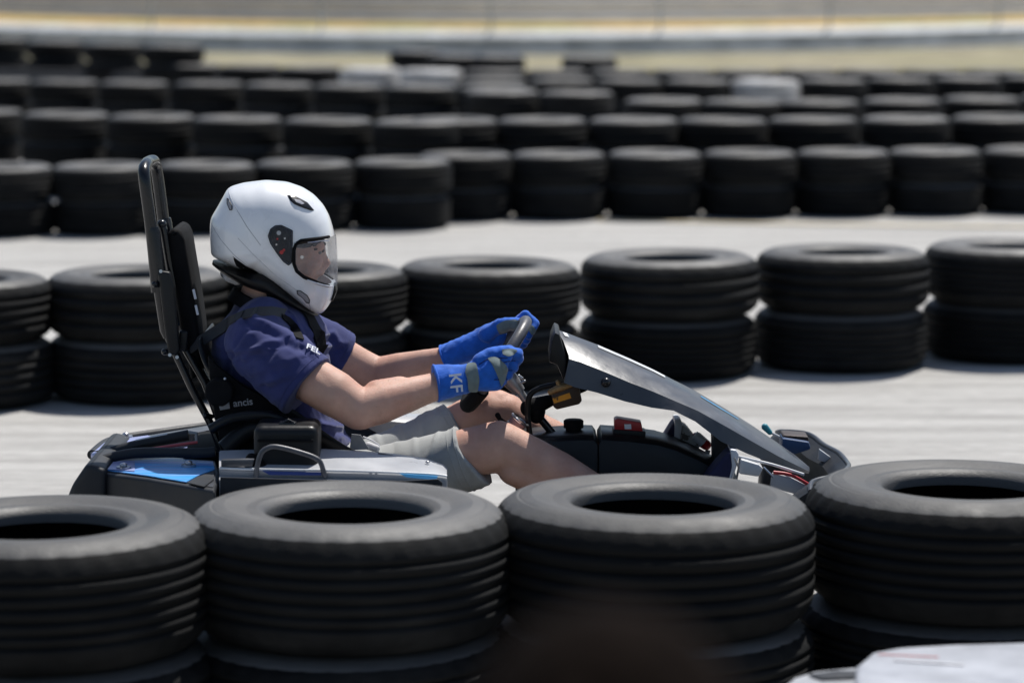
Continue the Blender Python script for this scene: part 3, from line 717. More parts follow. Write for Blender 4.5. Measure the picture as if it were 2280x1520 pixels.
def fsheet(i0, i1, t0, t1, name, m, n=10):
    bm = bmesh.new(); g = [[bm.verts.new(fpt(i0 + (i1 - i0) * a / n, t0 + (t1 - t0) * b_ / 3)) for b_ in range(4)] for a in range(n + 1)]
    for a in range(n):
        for b_ in range(3): bm.faces.new((g[a][b_], g[a + 1][b_], g[a + 1][b_ + 1], g[a][b_ + 1]))
    return build(bm, name, m, fair)
fsheet(2.0, 4.6, .04, .18, 'white_strip', 'white_plastic')
fsheet(.5, .95, .05, .25, 'white_sticker', 'white_plastic')
fsheet(6.2, 7.4, .02, .12, 'blue_strip', 'sky_blue')
bm = bmesh.new(); prism(bm, [K(x, y, -.05) for x, y in [(1588, 950), (1605, 962), (1625, 990), (1622, 1040), (1590, 1040)]], (0, .10, 0), .004); build(bm, 'fairing_strut', 'pod_dark', kart)

# --- front bumper
def fb(x, y, z=.33): return G(x, y, z)
edge = [fb(1640, 1015, .37), fb(1720, 1034, .35), fb(1790, 1056, .335)]
tip = K(1887, 1030, 0)
far = [K(1868, 1008, .10), K(1835, 990, .2), K(1800, 966, .30), K(1745, 960, .36), K(1730, 962, .42)]
nearb = [mir(p) for p in far]
bm = bmesh.new()
tube(bm, smooth_path([p for p in far[::-1]] + [tip] + nearb, 5), 5.5 * PX, 12); bump = build(bm, 'front_bumper', 'fairing', kart)
bm = bmesh.new(); rr_ = []
pp = smooth_path([p for p in far[::-1]] + [tip] + nearb, 5)
for p in pp:
    q = Vector((p.x * .97 + .0, Y0 + (p.y - Y0) * .95, p.z)); rr_.append([p + Vector((0, 0, .002)), p + Vector((0, 0, -.03)), q + Vector((-.01, 0, -.14)), q + Vector((-.03, 0, -.14)), q + Vector((-.02, 0, -.03))])
rings(bm, rr_); build(bm, 'bumper_skirt', 'pod_dark', bump)
bm = bmesh.new(); tube(bm, smooth_path(edge), 3.2 * PX, 10); build(bm, 'nose_rail', 'white_plastic', bump)
bm = bmesh.new(); M['dim_blue'] = mat('dim blue block', (.012, .05, .14), .5)
prism(bm, [K(x, y, .12) for x, y in [(1742, 975), (1802, 984), (1806, 1000), (1770, 1012), (1740, 1000)]], (0, .08, 0), .006); build(bm, 'blue_block', 'dim_blue', bump)
bm = bmesh.new(); prism(bm, [K(x, y, .14) for x, y in [(1745, 968), (1800, 972), (1802, 982), (1742, 973)]], (0, .08, 0), .004); build(bm, 'dark_red_block', 'brown', bump)
bm = bmesh.new(); prism(bm, [K(x, y, .10) for x, y in [(1825, 1000), (1850, 1018), (1838, 1030), (1822, 1024)]], (0, .02, 0), .002); build(bm, 'grey_tab', 'silver', bump)
bm = bmesh.new(); limb(bm, [(K(1703, 950, .15), 8 * PX), (K(1714, 962, .15), 6 * PX)]); build(bm, 'teal_cap', 'teal', bump)
bm = bmesh.new(); tube(bm, [K(1715, 962, .15), K(1735, 972, .15)], 3 * PX, 8); build(bm, 'cap_pin', 'white_plastic', bump)
bm = bmesh.new(); tube(bm, smooth_path([K(1722, 1051, -.2), K(1760, 1057, -.2), K(1800, 1078, -.2)]), 4 * PX, 10); build(bm, 'red_trim', 'red', bump)
bm = bmesh.new(); prism(bm, [K(x, y, -.2) for x, y in [(1720, 1053), (1760, 1062), (1800, 1082), (1770, 1100), (1715, 1085)]], (0, .02, 0), .004); build(bm, 'grey_nose_plate', 'silver', bump)
bm = bmesh.new(); prism(bm, [K(x, y, -.19) for x, y in [(1650, 1022), (1690, 1034), (1700, 1042), (1690, 1062), (1645, 1055)]], (0, .06, 0), .006); ped = build(bm, 'pedal_box', 'white_plastic', kart)
bm = bmesh.new(); tube(bm, [K(1635, 1018, -.21), K(1645, 1040, -.21), K(1640, 1065, -.21)], 2.5 * PX, 8); tube(bm, [K(1700, 1040, -.21), K(1722, 1062, -.21)], 2.5 * PX, 8); build(bm, 'pedal_rod', 'steel', ped)
bm = bmesh.new(); prism(bm, [K(x, y, -.05) for x, y in [(1545, 1042), (1575, 1036), (1580, 1060), (1540, 1062)]], (0, .03, 0)); build(bm, 'green_clip', 'green', kart)
bm = bmesh.new(); limb(bm, [(K(1552, 975, .10), 14 * PX), (K(1572, 990, .10), 12 * PX)]); rp = build(bm, 'pedal', 'red', kart)
bm = bmesh.new(); tube(bm, [K(1546, 968, .085), K(1566, 986, .085)], 11 * PX, 14); build(bm, 'pedal_cover', 'white_plastic', rp)
bm = bmesh.new(); tube(bm, [K(1570, 1005, .08), K(1580, 1008, .08)], 6 * PX, 12); build(bm, 'pedal_nut', 'steel', rp)

# ------------------------------------------------------------------ DRIVER
driver = empty('person', K(760, 1040, 0), 'driver in white full-face helmet, navy shirt and grey shorts gripping a steering wheel', 'person')
# body skin: torso, neck, head, arms, legs as one surface
bm = bmesh.new()
limb(bm, [(K(600, 760, 0), .105), (K(625, 850, 0), .09), (K(680, 930, 0), .05), (K(735, 1040, 0), .05)])
limb(bm, [(K(575, 700, 0), .062), (K(590, 655, 0), .056), (K(612, 600, 0), .06)])
add_sphere(bm, K(625, 545, 0), (.098, .074, .10), 32)
limb(bm, [(K(660, 605, 0), .052), (K(676, 628, 0), .030)])           # jaw, chin
limb(bm, [(K(672, 560, 0), .058), (K(668, 595, 0), .050)])           # face
limb(bm, [(K(706, 548, -.0), .016), (K(706, 548, -.03), .018)])      # brow
limb(bm, [(K(706, 549, .03), .018), (K(706, 548, 0), .016)])
limb(bm, [(K(712, 556, 0), .009), (K(726, 586, 0), .0115), (K(717, 594, 0), .013)]); limb(bm, [(K(714, 595, -.012), .008), (K(714, 595, .012), .008)])   # nose
for s in (-1, 1): limb(bm, [(K(700, 582, s * .032), .019), (K(688, 600, s * .034), .018)])      # cheeks
limb(bm, [(K(712, 607, -.014), .008), (K(714, 606, 0), .010), (K(712, 607, .014), .008)])
# arms
armR = [(K(590, 785, -.17), .048), (K(680, 838, -.222), .055), (K(745, 876, -.24), .054), (K(800, 912, -.25), .047), (K(850, 897, -.235), .047), (K(900, 882, -.215), .041), (K(985, 855, -.175), .031), (K(1030, 843, -.165), .030)]
armL = [(K(650, 745, .17), .048), (K(740, 790, .215), .056), (K(800, 820, .225), .050), (K(840, 836, .225), .045), (K(890, 823, .20), .042), (K(950, 806, .165), .032), (K(1000, 796, .15), .027), (K(1030, 785, .14), .026)]
limb(bm, armR); limb(bm, armL)
legR = [(K(790, 1075, -.09), .066), (K(900, 1050, -.12), .060), (K(1000, 1018, -.135), .056), (K(1040, 1008, -.137), .058), (K(1092, 997, -.14), .061), (K(1118, 992, -.14), .056), (K(1175, 1022, -.14), .056), (K(1240, 1052, -.14), .052), (K(1330, 1098, -.135), .042), (K(1420, 1132, -.13), .034), (K(1510, 1150, -.13), .036)]
legL = [(K(800, 1050, .09), .066), (K(900, 1010, .11), .058), (K(990, 965, .125), .054), (K(1040, 938, .13), .056), (K(1095, 922, .135), .058), (K(1125, 924, .135), .054), (K(1190, 965, .135), .055), (K(1270, 1000, .13), .048), (K(1380, 1040, .125), .036), (K(1450, 1062, .12), .034)]
limb(bm, legR); limb(bm, legL)
add_sphere(bm, K(806, 928, -.262), .030); add_sphere(bm, K(1112, 968, -.142), (.040, .038, .034)); add_sphere(bm, K(1108, 896, .135), (.038, .036, .032))
limb(bm, [(K(1150, 1040, -.145), .046), (K(1230, 1082, -.145), .043), (K(1320, 1115, -.14), .034)])
limb(bm, [(K(700, 858, -.245), .046), (K(745, 885, -.255), .043)])
limb(bm, [(K(840, 880, -.225), .036), (K(890, 868, -.205), .032)])
body = blob(bm, 'body', 'skin', driver, .0045, 5, fold=lambda c: .0012 * noise.noise(c * 22))
# fine hair standing on the forearms and shins
import bisect
rh = random.Random(3); bmh = bmesh.new(); me_ = body.data; me_.update(); cnt = 0
def near_seg(p, a, b_): 
    t = max(0, min(1, (p - a).dot(b_ - a) / (b_ - a).length_squared)); return (p - a.lerp(b_, t)).length < .075 and 0 < t < 1
segs = [(armR[3][0], armR[6][0]), (armL[2][0], armL[6][0]), (legR[5][0], legR[8][0]), (legL[4][0], legL[7][0])]
vl = [v for v in me_.vertices if any(near_seg(v.co, a, b_) for a, b_ in segs)]
for v in rh.sample(vl, min(4500, len(vl))):
    n = v.normal.copy(); d = (n + Vector((rh.uniform(.1, .9), rh.uniform(-.4, .4), rh.uniform(-.5, .3)))).normalized(); L = rh.uniform(.004, .010)
    p = v.co + Vector((rh.uniform(-.002, .002), rh.uniform(-.002, .002), rh.uniform(-.002, .002))); s_, u_ = frame(d); r_ = .00013
    a = [bmh.verts.new(p - n * .001 + (s_ * math.cos(q) + u_ * math.sin(q)) * r_) for q in (0, 2.1, 4.2)]; tp = bmh.verts.new(p + d * L + Vector((0, 0, -L * .2)))
    for q in range(3): bmh.faces.new((a[q], a[(q + 1) % 3], tp))
M['armhair'] = mat('fine body hair', (.22, .12, .06), .5)
hh = build(bmh, 'body_hair', 'armhair', driver); hh['kind'] = 'stuff'
# brows / hair / eyes
bm = bmesh.new()
for s in (-1, 1): limb(bm, [(K(722, 543, s * .018), .0045), (K(711, 540, s * .036), .005), (K(698, 546, s * .05), .003)])
add_sphere(bm, K(640, 520, 0), (.09, .077, .07), 24)
limb(bm, [(K(699, 530, -.03), .022), (K(703, 528, 0), .022), (K(699, 530, .03), .022)])
build(bm, 'hair', 'hair', driver)
for s in (-1, 1):
    bm = bmesh.new(); limb(bm, [(K(717, 552, s * .020), .003), (K(715, 551, s * .034), .0035), (K(702, 555, s * .048), .003)]); build(bm, 'eyelid', 'hair', driver)
    bm = bmesh.new(); add_sphere(bm, K(709, 559, s * .034), .0095, 14); e = build(bm, 'eye', 'eye', driver)
    bm = bmesh.new(); add_sphere(bm, K(718, 558, s * .033), .005, 10); build(bm, 'iris', 'hair', e)

# t-shirt
TS = [((590, 668), 62, .075, 8), ((598, 700), 98, .135, 5), ((600, 735), 125, .175, 3), ((602, 780), 132, .18, 0), ((612, 840), 124, .165, -10), ((650, 895), 118, .16, -28), ((703, 945), 112, .16, -42), ((755, 988), 98, .16, -50), ((790, 1020), 84, .155, -54)]
bm = bmesh.new(); rs = []
for (px, py), ra, rb, rot in TS:
    c = K(px, py, 0); a = R(rot); u = Vector((math.cos(a), 0, math.sin(a)))
    n = 40; ring = []
    for k in range(n):
        t = 2 * math.pi * k / n; ct, st = math.cos(t), math.sin(t)
        e = .82
        ring.append(c + u * (math.copysign(abs(ct) ** e, ct) * ra * PX) + Vector((0, math.copysign(abs(st) ** e, st) * rb, 0)))
    rs.append(ring)
rings(bm, rs)
limb(bm, [(K(588, 735, -.10), .075), (K(572, 765, -.175), .074)]); limb(bm, [(K(640, 725, .10), .07), (K(648, 738, .175), .068)])
def sleeve(p0, r0, p1, r1, p2, r2):
    cone(bm, p0, r0, p1, r1, 32); cone(bm, p1, r1, p2, r2, 32); add_sphere(bm, p1, min(r1, r2) * .995, 24)
hemR = K(684, 860, -.225); sleeve(K(570, 768, -.175), .073, K(630, 815, -.205), .080, hemR, .083)
hemL = K(760, 797, .215); HEMS = [(hemR, (hemR - K(630, 815, -.205)).normalized()), (hemL, (hemL - K(710, 768, .20)).normalized())]; sleeve(K(648, 738, .175), .068, K(710, 768, .20), .068, hemL, .068)
def PP(c):
    d = c - C0; z = d.dot(Fv); return W / 2 + F * d.x / z, H / 2 - F * d.dot(Uv) / z
CREASE = [([(585, 722), (541, 742), (518, 783), (508, 835)], -1, -.004, 5, 1), ([(562, 708), (609, 730), (635, 742), (662, 762)], 1, .006, 8, 1),
          ([(524, 781), (556, 777), (597, 778)], 1, .006, 7, 1), ([(542, 795), (591, 764), (627, 756)], 1, .005, 7, 1), ([(600, 850), (632, 838), (690, 836)], 1, .005, 8, 1),
          ([(560, 830), (610, 812), (660, 800)], 1, .003, 9, 1), ([(600, 900), (640, 870), (668, 866)], 1, .003, 8, 1),
          ([(703, 938), (738, 955), (770, 985)], 1, .006, 8, 0), ([(717, 948), (760, 950), (786, 956)], 1, .006, 7, 0), ([(690, 923), (708, 965), (715, 995)], 1, .006, 7, 0),
          ([(717, 747), (741, 742), (755, 762)], 1, .005, 7, 0), ([(722, 772), (750, 768), (772, 764)], 1, .005, 7, 0), ([(650, 706), (679, 762), (708, 800)], 1, .005, 7, 0)]
def crease(c):
    x, y = PP(c); f = 0
    for pl, sg, amp, wd, near in CREASE:
        if near and c.y > Y0 - .06: continue
        best = 1e9; sgn = 1
        for (ax_, ay_), (bx_, by_) in zip(pl, pl[1:]):
            dx, dy = bx_ - ax_, by_ - ay_; t = max(0, min(1, ((x - ax_) * dx + (y - ay_) * dy) / (dx * dx + dy * dy)))
            d = math.hypot(x - ax_ - dx * t, y - ay_ - dy * t)
            if d < best: best = d; sgn = 1 if (dx * (y - ay_) - dy * (x - ax_)) > 0 else -1
        if best < wd * 5:
            f += amp * math.exp(-(best / wd) ** 2)
            if sg > 0 and sgn > 0: f -= amp * .8 * math.exp(-((best - wd * 1.9) / wd) ** 2)
    return f
def sfold(c):
    e = 1
    for hem, dv in HEMS:
        d = (hem - c).dot(dv)
        if (c - hem).length < .14: e = min(e, max(0.08, min(1, (d - .004) / .045)))
    return (sfold0(c) * .4 + crease(c)) * e
def sfold0(c):
    q = Vector((c.x * 1.0, c.y, c.z))
    f = 0
    # creases radiating from the armpits and along the belly
    d1 = (q - K(720, 850, -.15)); d2 = (q - K(480, 860, -.1))
    a1 = math.atan2(d1.z, d1.x); a2 = math.atan2(d2.z, d2.x)
    f += .0042 * noise.noise(Vector((a1 * 7, d1.length * 3, q.y * 9))) * min(1, d1.length / .06)
    f += .0030 * noise.noise(Vector((a2 * 9 + 5, d2.length * 3, q.y * 9)))
    f += .0045 * (max(0, noise.noise(q * 11 + Vector((3, 1, 7)))))
    r = 1 - abs(noise.noise(Vector((q.x * 16 + q.z * 10, q.y * 6, q.z * 5 - q.x * 4)))) * 3.2
    f += .0060 * max(0, r)
    r2 = 1 - abs(noise.noise(Vector((q.x * 9 - q.z * 14 + 4, q.y * 8, q.z * 8 + q.x * 6)))) * 4
    f += .0055 * max(0, r2)
    return f
shirt = blob(bm, 't_shirt', 'shirt', driver, .0036, 3, sfold, None)
sb = bvh_of(shirt)
def band(pxs, w, name, m, parent, off=.003, th=.0014, bv=None):
    bm = bmesh.new(); pts = []; sides = []; ns = []
    for x, y in pxs:
        h, n = hit(bv or sb, x, y, off)
        if h is None: continue
        pts.append(h); ns.append(n)
    for i in range(len(pts)):
        d = (pts[min(i + 1, len(pts) - 1)] - pts[max(i - 1, 0)]).normalized(); sides.append(d.cross(ns[i]).normalized())
    # relax
    for _ in range(2): pts = [pts[0]] + [(pts[i - 1] + pts[i] * 2 + pts[i + 1]) / 4 for i in range(1, len(pts) - 1)] + [pts[-1]]
    ribbon(bm, pts, sides, w, th); return build(bm, name, m, parent)
def lin(pts, n=8):
    o = []
    for (a, b_), (c, d_) in zip(pts, pts[1:]):
        for k in range(n): o.append((a + (c - a) * k / n, b_ + (d_ - b_) * k / n))
    return o + [pts[-1]]
# sleeve hem stitching
for hem, dirv, r in ((hemR, (hemR - K(630, 815, -.205)), .0865), (hemL, (hemL - K(710, 768, .20)), .0695)):
    s_, u_ = frame(dirv); dn = dirv.normalized()
    bm = bmesh.new(); c = hem - dn * .016
    pts = []
    for k in range(48):
        a = 2 * math.pi * k / 48; dd = s_ * math.cos(a) + u_ * math.sin(a)
        loc, n, i, dist = sb.ray_cast(c + dd * .16, -dd)
        pts.append((loc if loc is not None else c + dd * r) + dd * .0002)
    tube(bm, pts, .0008, 6, close=True); build(bm, 'hem_stitch', 'shirt', shirt)
# collar
bm = bmesh.new(); cc = K(592, 678, 0)
u = Vector((math.cos(R(-14)), 0, math.sin(R(-14))))
tube(bm, [cc + u * math.cos(t) * .072 + Vector((0, math.sin(t) * .075, 0)) for t in [2 * math.pi * k / 40 for k in range(40)]], .007, 10, close=True)
build(bm, 'collar', 'shirt', shirt)
# neck brace strap (black padded band round the neck)
bm = bmesh.new(); cc = K(596, 682, 0); u = Vector((math.cos(R(-22)), 0, math.sin(R(-22))))
rs = []
for k in range(48):
    t = 2 * math.pi * k / 48; o_ = cc + u * math.cos(t) * .088 + Vector((0, math.sin(t) * .094, 0)); dd = (u * math.cos(t) + Vector((0, math.sin(t), 0))); up = Vector((-u.z, 0, u.x)); up = up if up.z > 0 else -up
    rs.append([o_ + dd * .004 - up * .016, o_ + dd * .009 - up * .015, o_ + dd * .004 + up * .014, o_ - dd * .004 + up * .016, o_ - dd * .006])
rings(bm, rs, close=True, cap=False); build(bm, 'neck_band', 'black_matt', driver)
# belt over the shoulder and chest straps (belong to the kart's harness)
harness = None
h1, n1 = hit(sb, 560, 703, .004)
bm = bmesh.new()
pa = [K(424, 774, -.10), K(450, 757, -.105), K(480, 738, -.11), K(505, 722, -.115)]
pb = []
for x, y in lin([(522, 712), (545, 702), (572, 697), (600, 696), (630, 700)], 3):
    h, n = hit(sb, x, y, .004)
    if h is not None: pb.append(h)
ribbon(bm, pa + pb, [Vector((.15, .35, .9)).normalized()] * len(pa) + [Vector((.2, .75, .5))] * len(pb), .034, .0012)
harness = build(bm, 'shoulder_belt', 'web', kart)
band(lin([(668, 680), (690, 710), (704, 740), (712, 765), (716, 785)], 4), .044, 'chest_strap', 'black_matt', harness, .004)
band(lin([(626, 704), (646, 718), (660, 738), (667, 756)], 4), .020, 'chest_strap', 'black_matt', harness, .003)
# belt end at the lap
bm = bmesh.new(); h, n = hit(sb, 800, 975, .004)
prism(bm, [K(x, y, -.165) for x, y in [(783, 966), (803, 968), (822, 1000), (778, 1002)]], (0, .003, 0)); build(bm, 'lap_belt', 'greyweb', harness, False)
# chest print
h, n = hit(sb, 697, 778, .0015)
if h is not None: place_text('FEL', .025, h + Vector((0, -.001, 0)), Vector((.75, .25, -.62)), n, 'textwhite', 'chest_print', shirt)

# shorts
bm = bmesh.new()
add_sphere(bm, K(770, 1058, 0), (.11, .17, .075), 32)
def leg_of_shorts(p0, r0, p1, r1, p2, r2):
    cone(bm, p0, r0, p1, r1, 36); cone(bm, p1, r1, p2, r2, 36); add_sphere(bm, p0, r0 * .99, 28); add_sphere(bm, p1, min(r1, r2) * .99, 28)
sh2 = K(1034, 1014, -.137)
leg_of_shorts(K(810, 1075, -.095), .080, K(920, 1048, -.12), .074, sh2, .071)
sh3 = K(1016, 952, .13)
leg_of_shorts(K(825, 1045, .09), .076, K(910, 1006, .11), .070, sh3, .067)
def shfold(c):
    f = .0045 * noise.noise(Vector((c.x * 9, c.y * 12, c.z * 26))) + .004 * max(0, 1 - 3.5 * abs(noise.noise(Vector((c.x * 22, c.y * 8, c.z * 7))))) 
    return f
shorts = blob(bm, 'shorts', 'shorts', driver, .0045, 3, shfold)
for v in shorts.data.vertices:
    if v.co.y < Y0 - .03:
        t = max(0, min(1, (v.co.x - (sh2.x - .12)) / .10)); v.co.x += t * t * .42 * max(0, sh2.z + .03 - v.co.z)
shorts.data.update()
shb = bvh_of(shorts)
for hem, q, r in ((sh2, K(920, 1048, -.12), .071), (sh3, K(910, 1006, .11), .067)):
    dn = (hem - q).normalized(); s_, u_ = frame(dn); bm = bmesh.new()
    for o_ in (.003, .020):
        c = hem - dn * o_; pts = []
        for k in range(48):
            a = 2 * math.pi * k / 48; dd = s_ * math.cos(a) + u_ * math.sin(a); loc, n, i, dist = shb.ray_cast(c + dd * .16, -dd)
            pts.append((loc if loc is not None else c + dd * r) + dd * .0004)
        tube(bm, pts, .0016 if o_ < .01 else .0009, 6, close=True)
    build(bm, 'hem_stitch', 'shorts', shorts)
bm = bmesh.new(); tube(bm, smooth_path([K(808, 972, -.12), K(828, 980, -.12), K(842, 990, -.12), K(846, 1000, -.12)]), 1.8 * PX, 8); build(bm, 'drawstring', 'white_shoe', shorts)
bm = bmesh.new(); limb(bm, [(K(820, 992, -.14), 9 * PX), (K(838, 998, -.14), 8 * PX)]); build(bm, 'drawstring_knot', 'cap_white', shorts)

# gloves
def glove(side, wrist0, wrist1, palm, knuck, gang, name):
    bm = bmesh.new()
    # cuff flares out over the wrist
    cone(bm, wrist0[0], wrist0[1], wrist1[0], wrist1[1], 32); 
    add_sphere(bm, wrist1[0], wrist1[1] * .98, 24)
    limb(bm, [wrist1] + palm)
    # palm slab and four fingers closing round the rim
    for i in range(4):
        ang = gang + side * 0 + R((i - 1.5) * 9.6) * -1
        rc = wp_(ang); rad = (rc - WC).normalized(); tan = ax * -math.sin(ang) + ay * math.cos(ang)
        fr = [.0120, .0128, .0122, .0108][i]; out = .0175 + fr
        L = [1.0, 1.06, 1.0, .85][i]
        k0 = knuck[i]
        p1 = rc + rad * out * 1.0 - wn * .004
        p2 = rc + rad * out * .75 + wn * out * .85
        p3 = rc + wn * out * 1.0 - rad * out * .55 * L
        limb(bm, [(k0, fr * 1.12), (p1, fr * 1.08), (p2, fr), (p3, fr * .9)])
    return bm
# wheel normal pointing away from the driver
if wn.x < 0: wn = -wn
angR = R(-90 + 8)
def kn(dys, pts): return [K(x, y, d_) for (x, y), d_ in zip(pts, dys)]
bm = glove(-1, (K(970, 854, -.180), .0435), (K(1035, 843, -.168), .034),
           [(K(1068, 832, -.165), .032), (K(1096, 822, -.165), .030)],
           kn([-.17, -.172, -.172, -.168], [(1126, 798), (1118, 816), (1108, 836), (1096, 852)]), angR, 'glove')
limb(bm, [(K(1072, 806, -.162), .022), (K(1098, 788, -.158), .0175), (K(1128, 784, -.150), .0155), (K(1152, 789, -.140), .0145)])  # thumb along the rim
limb(bm, [(K(1060, 842, -.168), .030), (K(1100, 846, -.166), .026)])
gl = blob(bm, 'glove', 'glove', driver, .0023, 2, lambda c: .0016 * noise.noise(c * 55) + .0016 * max(0, 1 - 4 * abs(noise.noise(Vector((c.x * 30, c.y * 20, c.z * 12))))))
gb = bvh_of(gl)
def patch(poly, name, m, parent, bv, off=.0018, n=10):
    cx = sum(p[0] for p in poly) / len(poly); cy = sum(p[1] for p in poly) / len(poly)
    pl = lin(poly + [poly[0]], 4)[:-1]; bm = bmesh.new(); rg = []
    for t in [i / n for i in range(1, n + 1)]:
        r = []
        for x, y in pl:
            h, nn_ = hit(bv, cx + (x - cx) * t, cy + (y - cy) * t, off)
            r.append(h)
        rg.append(r)
    h0, _ = hit(bv, cx, cy, off); 
    if h0 is None: bm.free(); return None
    last = h0
    for r in rg:
        for i in range(len(r)):
            if r[i] is None: r[i] = last.copy()
            last = r[i]
    c = bm.verts.new(h0); vv = [[bm.verts.new(p) for p in r] for r in rg]; L = len(pl)
    for i in range(L): bm.faces.new((c, vv[0][i], vv[0][(i + 1) % L]))
    for a in range(n - 1):
        for i in range(L): bm.faces.new((vv[a][i], vv[a + 1][i], vv[a + 1][(i + 1) % L], vv[a][(i + 1) % L]))
    me = evaluated(bm, [('SMOOTH', dict(factor=.5, iterations=3)), ('SOLIDIFY', dict(thickness=.0016, offset=0))])
    return finish(me, name, m, parent, True, 60)
patch([(1040, 810), (1060, 807), (1064, 825), (1067, 845), (1064, 870), (1042, 872), (1040, 850), (1036, 830)], 'wrist_strap', 'suede', gl, gb, .003)
patch([(1084, 797), (1098, 793), (1116, 802), (1132, 820), (1126, 840), (1115, 862), (1110, 846), (1104, 830), (1096, 812)], 'suede_patch', 'suede', gl, gb, .0026)
patch([(1116, 778), (1140, 777), (1152, 781), (1142, 790), (1132, 795), (1120, 790)], 'thumb_patch', 'suede', gl, gb, .0022)
h, n = hit(gb, 1013, 852, .0035)
if h is not None: place_text('KF', 38 * PX, h, Vector((.12, .1, -1)), Vector((-.05, -1, .1)), 'textwhite', 'glove_print', gl)
M['gloveshade'] = mat('glove finger-gap shade', (.004, .02, .12), .8)  # dark blue painted as the shade in the gaps between fingers
for pl in ([(1116, 808), (1132, 804), (1147, 803)], [(1112, 826), (1128, 825), (1141, 824)], [(1100, 845), (1116, 845), (1130, 843)], [(1066, 812), (1084, 800), (1104, 797), (1130, 797)]):
    q = [hit(gb, x, y, .0002)[0] for x, y in lin(pl, 5)]; q = [p for p in q if p is not None]
    if len(q) > 3: bm = bmesh.new(); tube(bm, q, .0012, 6); build(bm, 'seam', 'gloveshade', gl)  # thin dark line drawn in for the shaded groove beside each finger
# cuff lip
bm = bmesh.new(); c0_ = K(971, 853, -.180); dn = (K(1035, 843, -.168) - c0_).normalized(); s_, u_ = frame(dn)
tube(bm, [c0_ + (s_ * math.cos(a) + u_ * math.sin(a)) * .0425 for a in [2 * math.pi * k / 40 for k in range(40)]], .003, 8, close=True); build(bm, 'cuff_edge', 'glove', gl)

angL = R(46)
bm = glove(1, (K(992, 796, .150), .032), (K(1035, 778, .140), .032),
           [(K(1070, 762, .132), .033), (K(1105, 745, .120), .032)],
           kn([.135, .145, .15, .15], [(1140, 722), (1132, 732), (1122, 744), (1112, 758)]), angL, 'glove')
limb(bm, [(K(1085, 745, .10), .020), (K(1108, 726, .085), .016), (K(1136, 720, .07), .0145), (K(1160, 722, .06), .0135)])
gl2 = blob(bm, 'glove', 'glove', driver, .0023, 2, lambda c: .0016 * noise.noise(c * 55) + .002 * max(0, 1 - 4 * abs(noise.noise(Vector((c.x * 30, c.y * 20, c.z * 12))))))
gb2 = bvh_of(gl2)
patch([(1178, 726), (1186, 724), (1194, 736), (1192, 750), (1184, 748), (1178, 738)], 'finger_patch', 'suede', gl2, gb2, .002, 5)
patch([(1104, 724), (1124, 714), (1148, 712), (1160, 716), (1150, 732), (1130, 742), (1112, 744)], 'thumb_patch', 'suede', gl2, gb2, .0024)
bm = bmesh.new(); c0_ = K(992, 796, .150); dn = (K(1035, 778, .14) - c0_).normalized(); s_, u_ = frame(dn)
tube(bm, [c0_ + (s_ * math.cos(a) + u_ * math.sin(a)) * .0315 for a in [2 * math.pi * k / 40 for k in range(40)]], .003, 8, close=True); build(bm, 'cuff_edge', 'glove', gl2)

# shoes
def shoe(pl, dy, w, solepl, name):
    bm = bmesh.new(); prism(bm, [K(x, y, dy - w) for x, y in pl], (0, 2 * w, 0), .012, 3)
    me = evaluated(bm, [('SUBSURF', dict(levels=1))]); s = finish(me, name, 'navy_shoe', driver, True, 60)
    bm = bmesh.new(); prism(bm, [K(x, y, dy - w - .003) for x, y in solepl], (0, 2 * w + .006, 0), .005, 2); build(bm, 'sole', 'white_shoe', s, True); return s
s1 = shoe([(1580, 1054), (1600, 1030), (1622, 1006), (1634, 1004), (1638, 1030), (1628, 1080), (1600, 1150), (1500, 1180), (1490, 1140), (1540, 1110)], -.13, .045,
     [(1626, 1000), (1640, 1002), (1646, 1012), (1640, 1040), (1622, 1100), (1606, 1150), (1598, 1146), (1618, 1085), (1630, 1040)], 'shoe')
s2 = shoe([(1478, 975), (1490, 955), (1502, 937), (1510, 940), (1508, 985), (1490, 1060), (1440, 1090), (1430, 1050)], .12, .042,
     [(1502, 934), (1514, 934), (1520, 942), (1512, 1000), (1500, 1050), (1492, 1046), (1500, 1000)], 'shoe')
bm = bmesh.new(); prism(bm, [K(x, y, .085) for x, y in [(1516, 944), (1530, 952), (1560, 990), (1552, 1012), (1512, 1000)]], (0, .08, 0), .006); build(bm, 'patterned_sole', 'speckle', s2)

# ------------------------------------------------------------------ helmet
HC = (610.0, 548.0); HW = .124; HE = 2.2
HO = [(508, 417), (541, 407), (591, 401), (638, 405), (673, 417), (699, 434), (720, 457), (733, 481), (741, 507), (746, 530), (748, 560), (749, 600), (748, 634), (744, 658),
      (734, 677), (723, 692), (712, 701), (694, 692), (657, 663), (620, 635), (588, 612), (562, 597), (536, 597), (505, 584), (471, 568), (468, 528), (469, 486), (483, 463), (497, 438)]
def dense(pl, n=8, closed=True):
    o = []; L = len(pl)
    for i in range(L if closed else L - 1):
        a, b_ = pl[i], pl[(i + 1) % L]
        for k in range(n): o.append((a[0] + (b_[0] - a[0]) * k / n, a[1] + (b_[1] - a[1]) * k / n))
    return o
def polar(pl, c, n=160):
    """radius of the outline as a function of angle"""
    d = dense(pl, 24); arr = sorted((math.atan2(y - c[1], x - c[0]), math.hypot(x - c[0], y - c[1])) for x, y in d)
    out = []
    import bisect
    ks = [a for a, _ in arr]
    for k in range(n):
        a = -math.pi + 2 * math.pi * k / n; i = bisect.bisect(ks, a) % len(arr)
        a0, r0 = arr[i - 1]; a1, r1 = arr[i]
        if a1 < a0: a1 += 2 * math.pi
        aa = a if a >= a0 else a + 2 * math.pi
        t = (aa - a0) / (a1 - a0) if a1 > a0 else 0; out.append(r0 + (r1 - r0) * min(1, max(0, t)))
    return out
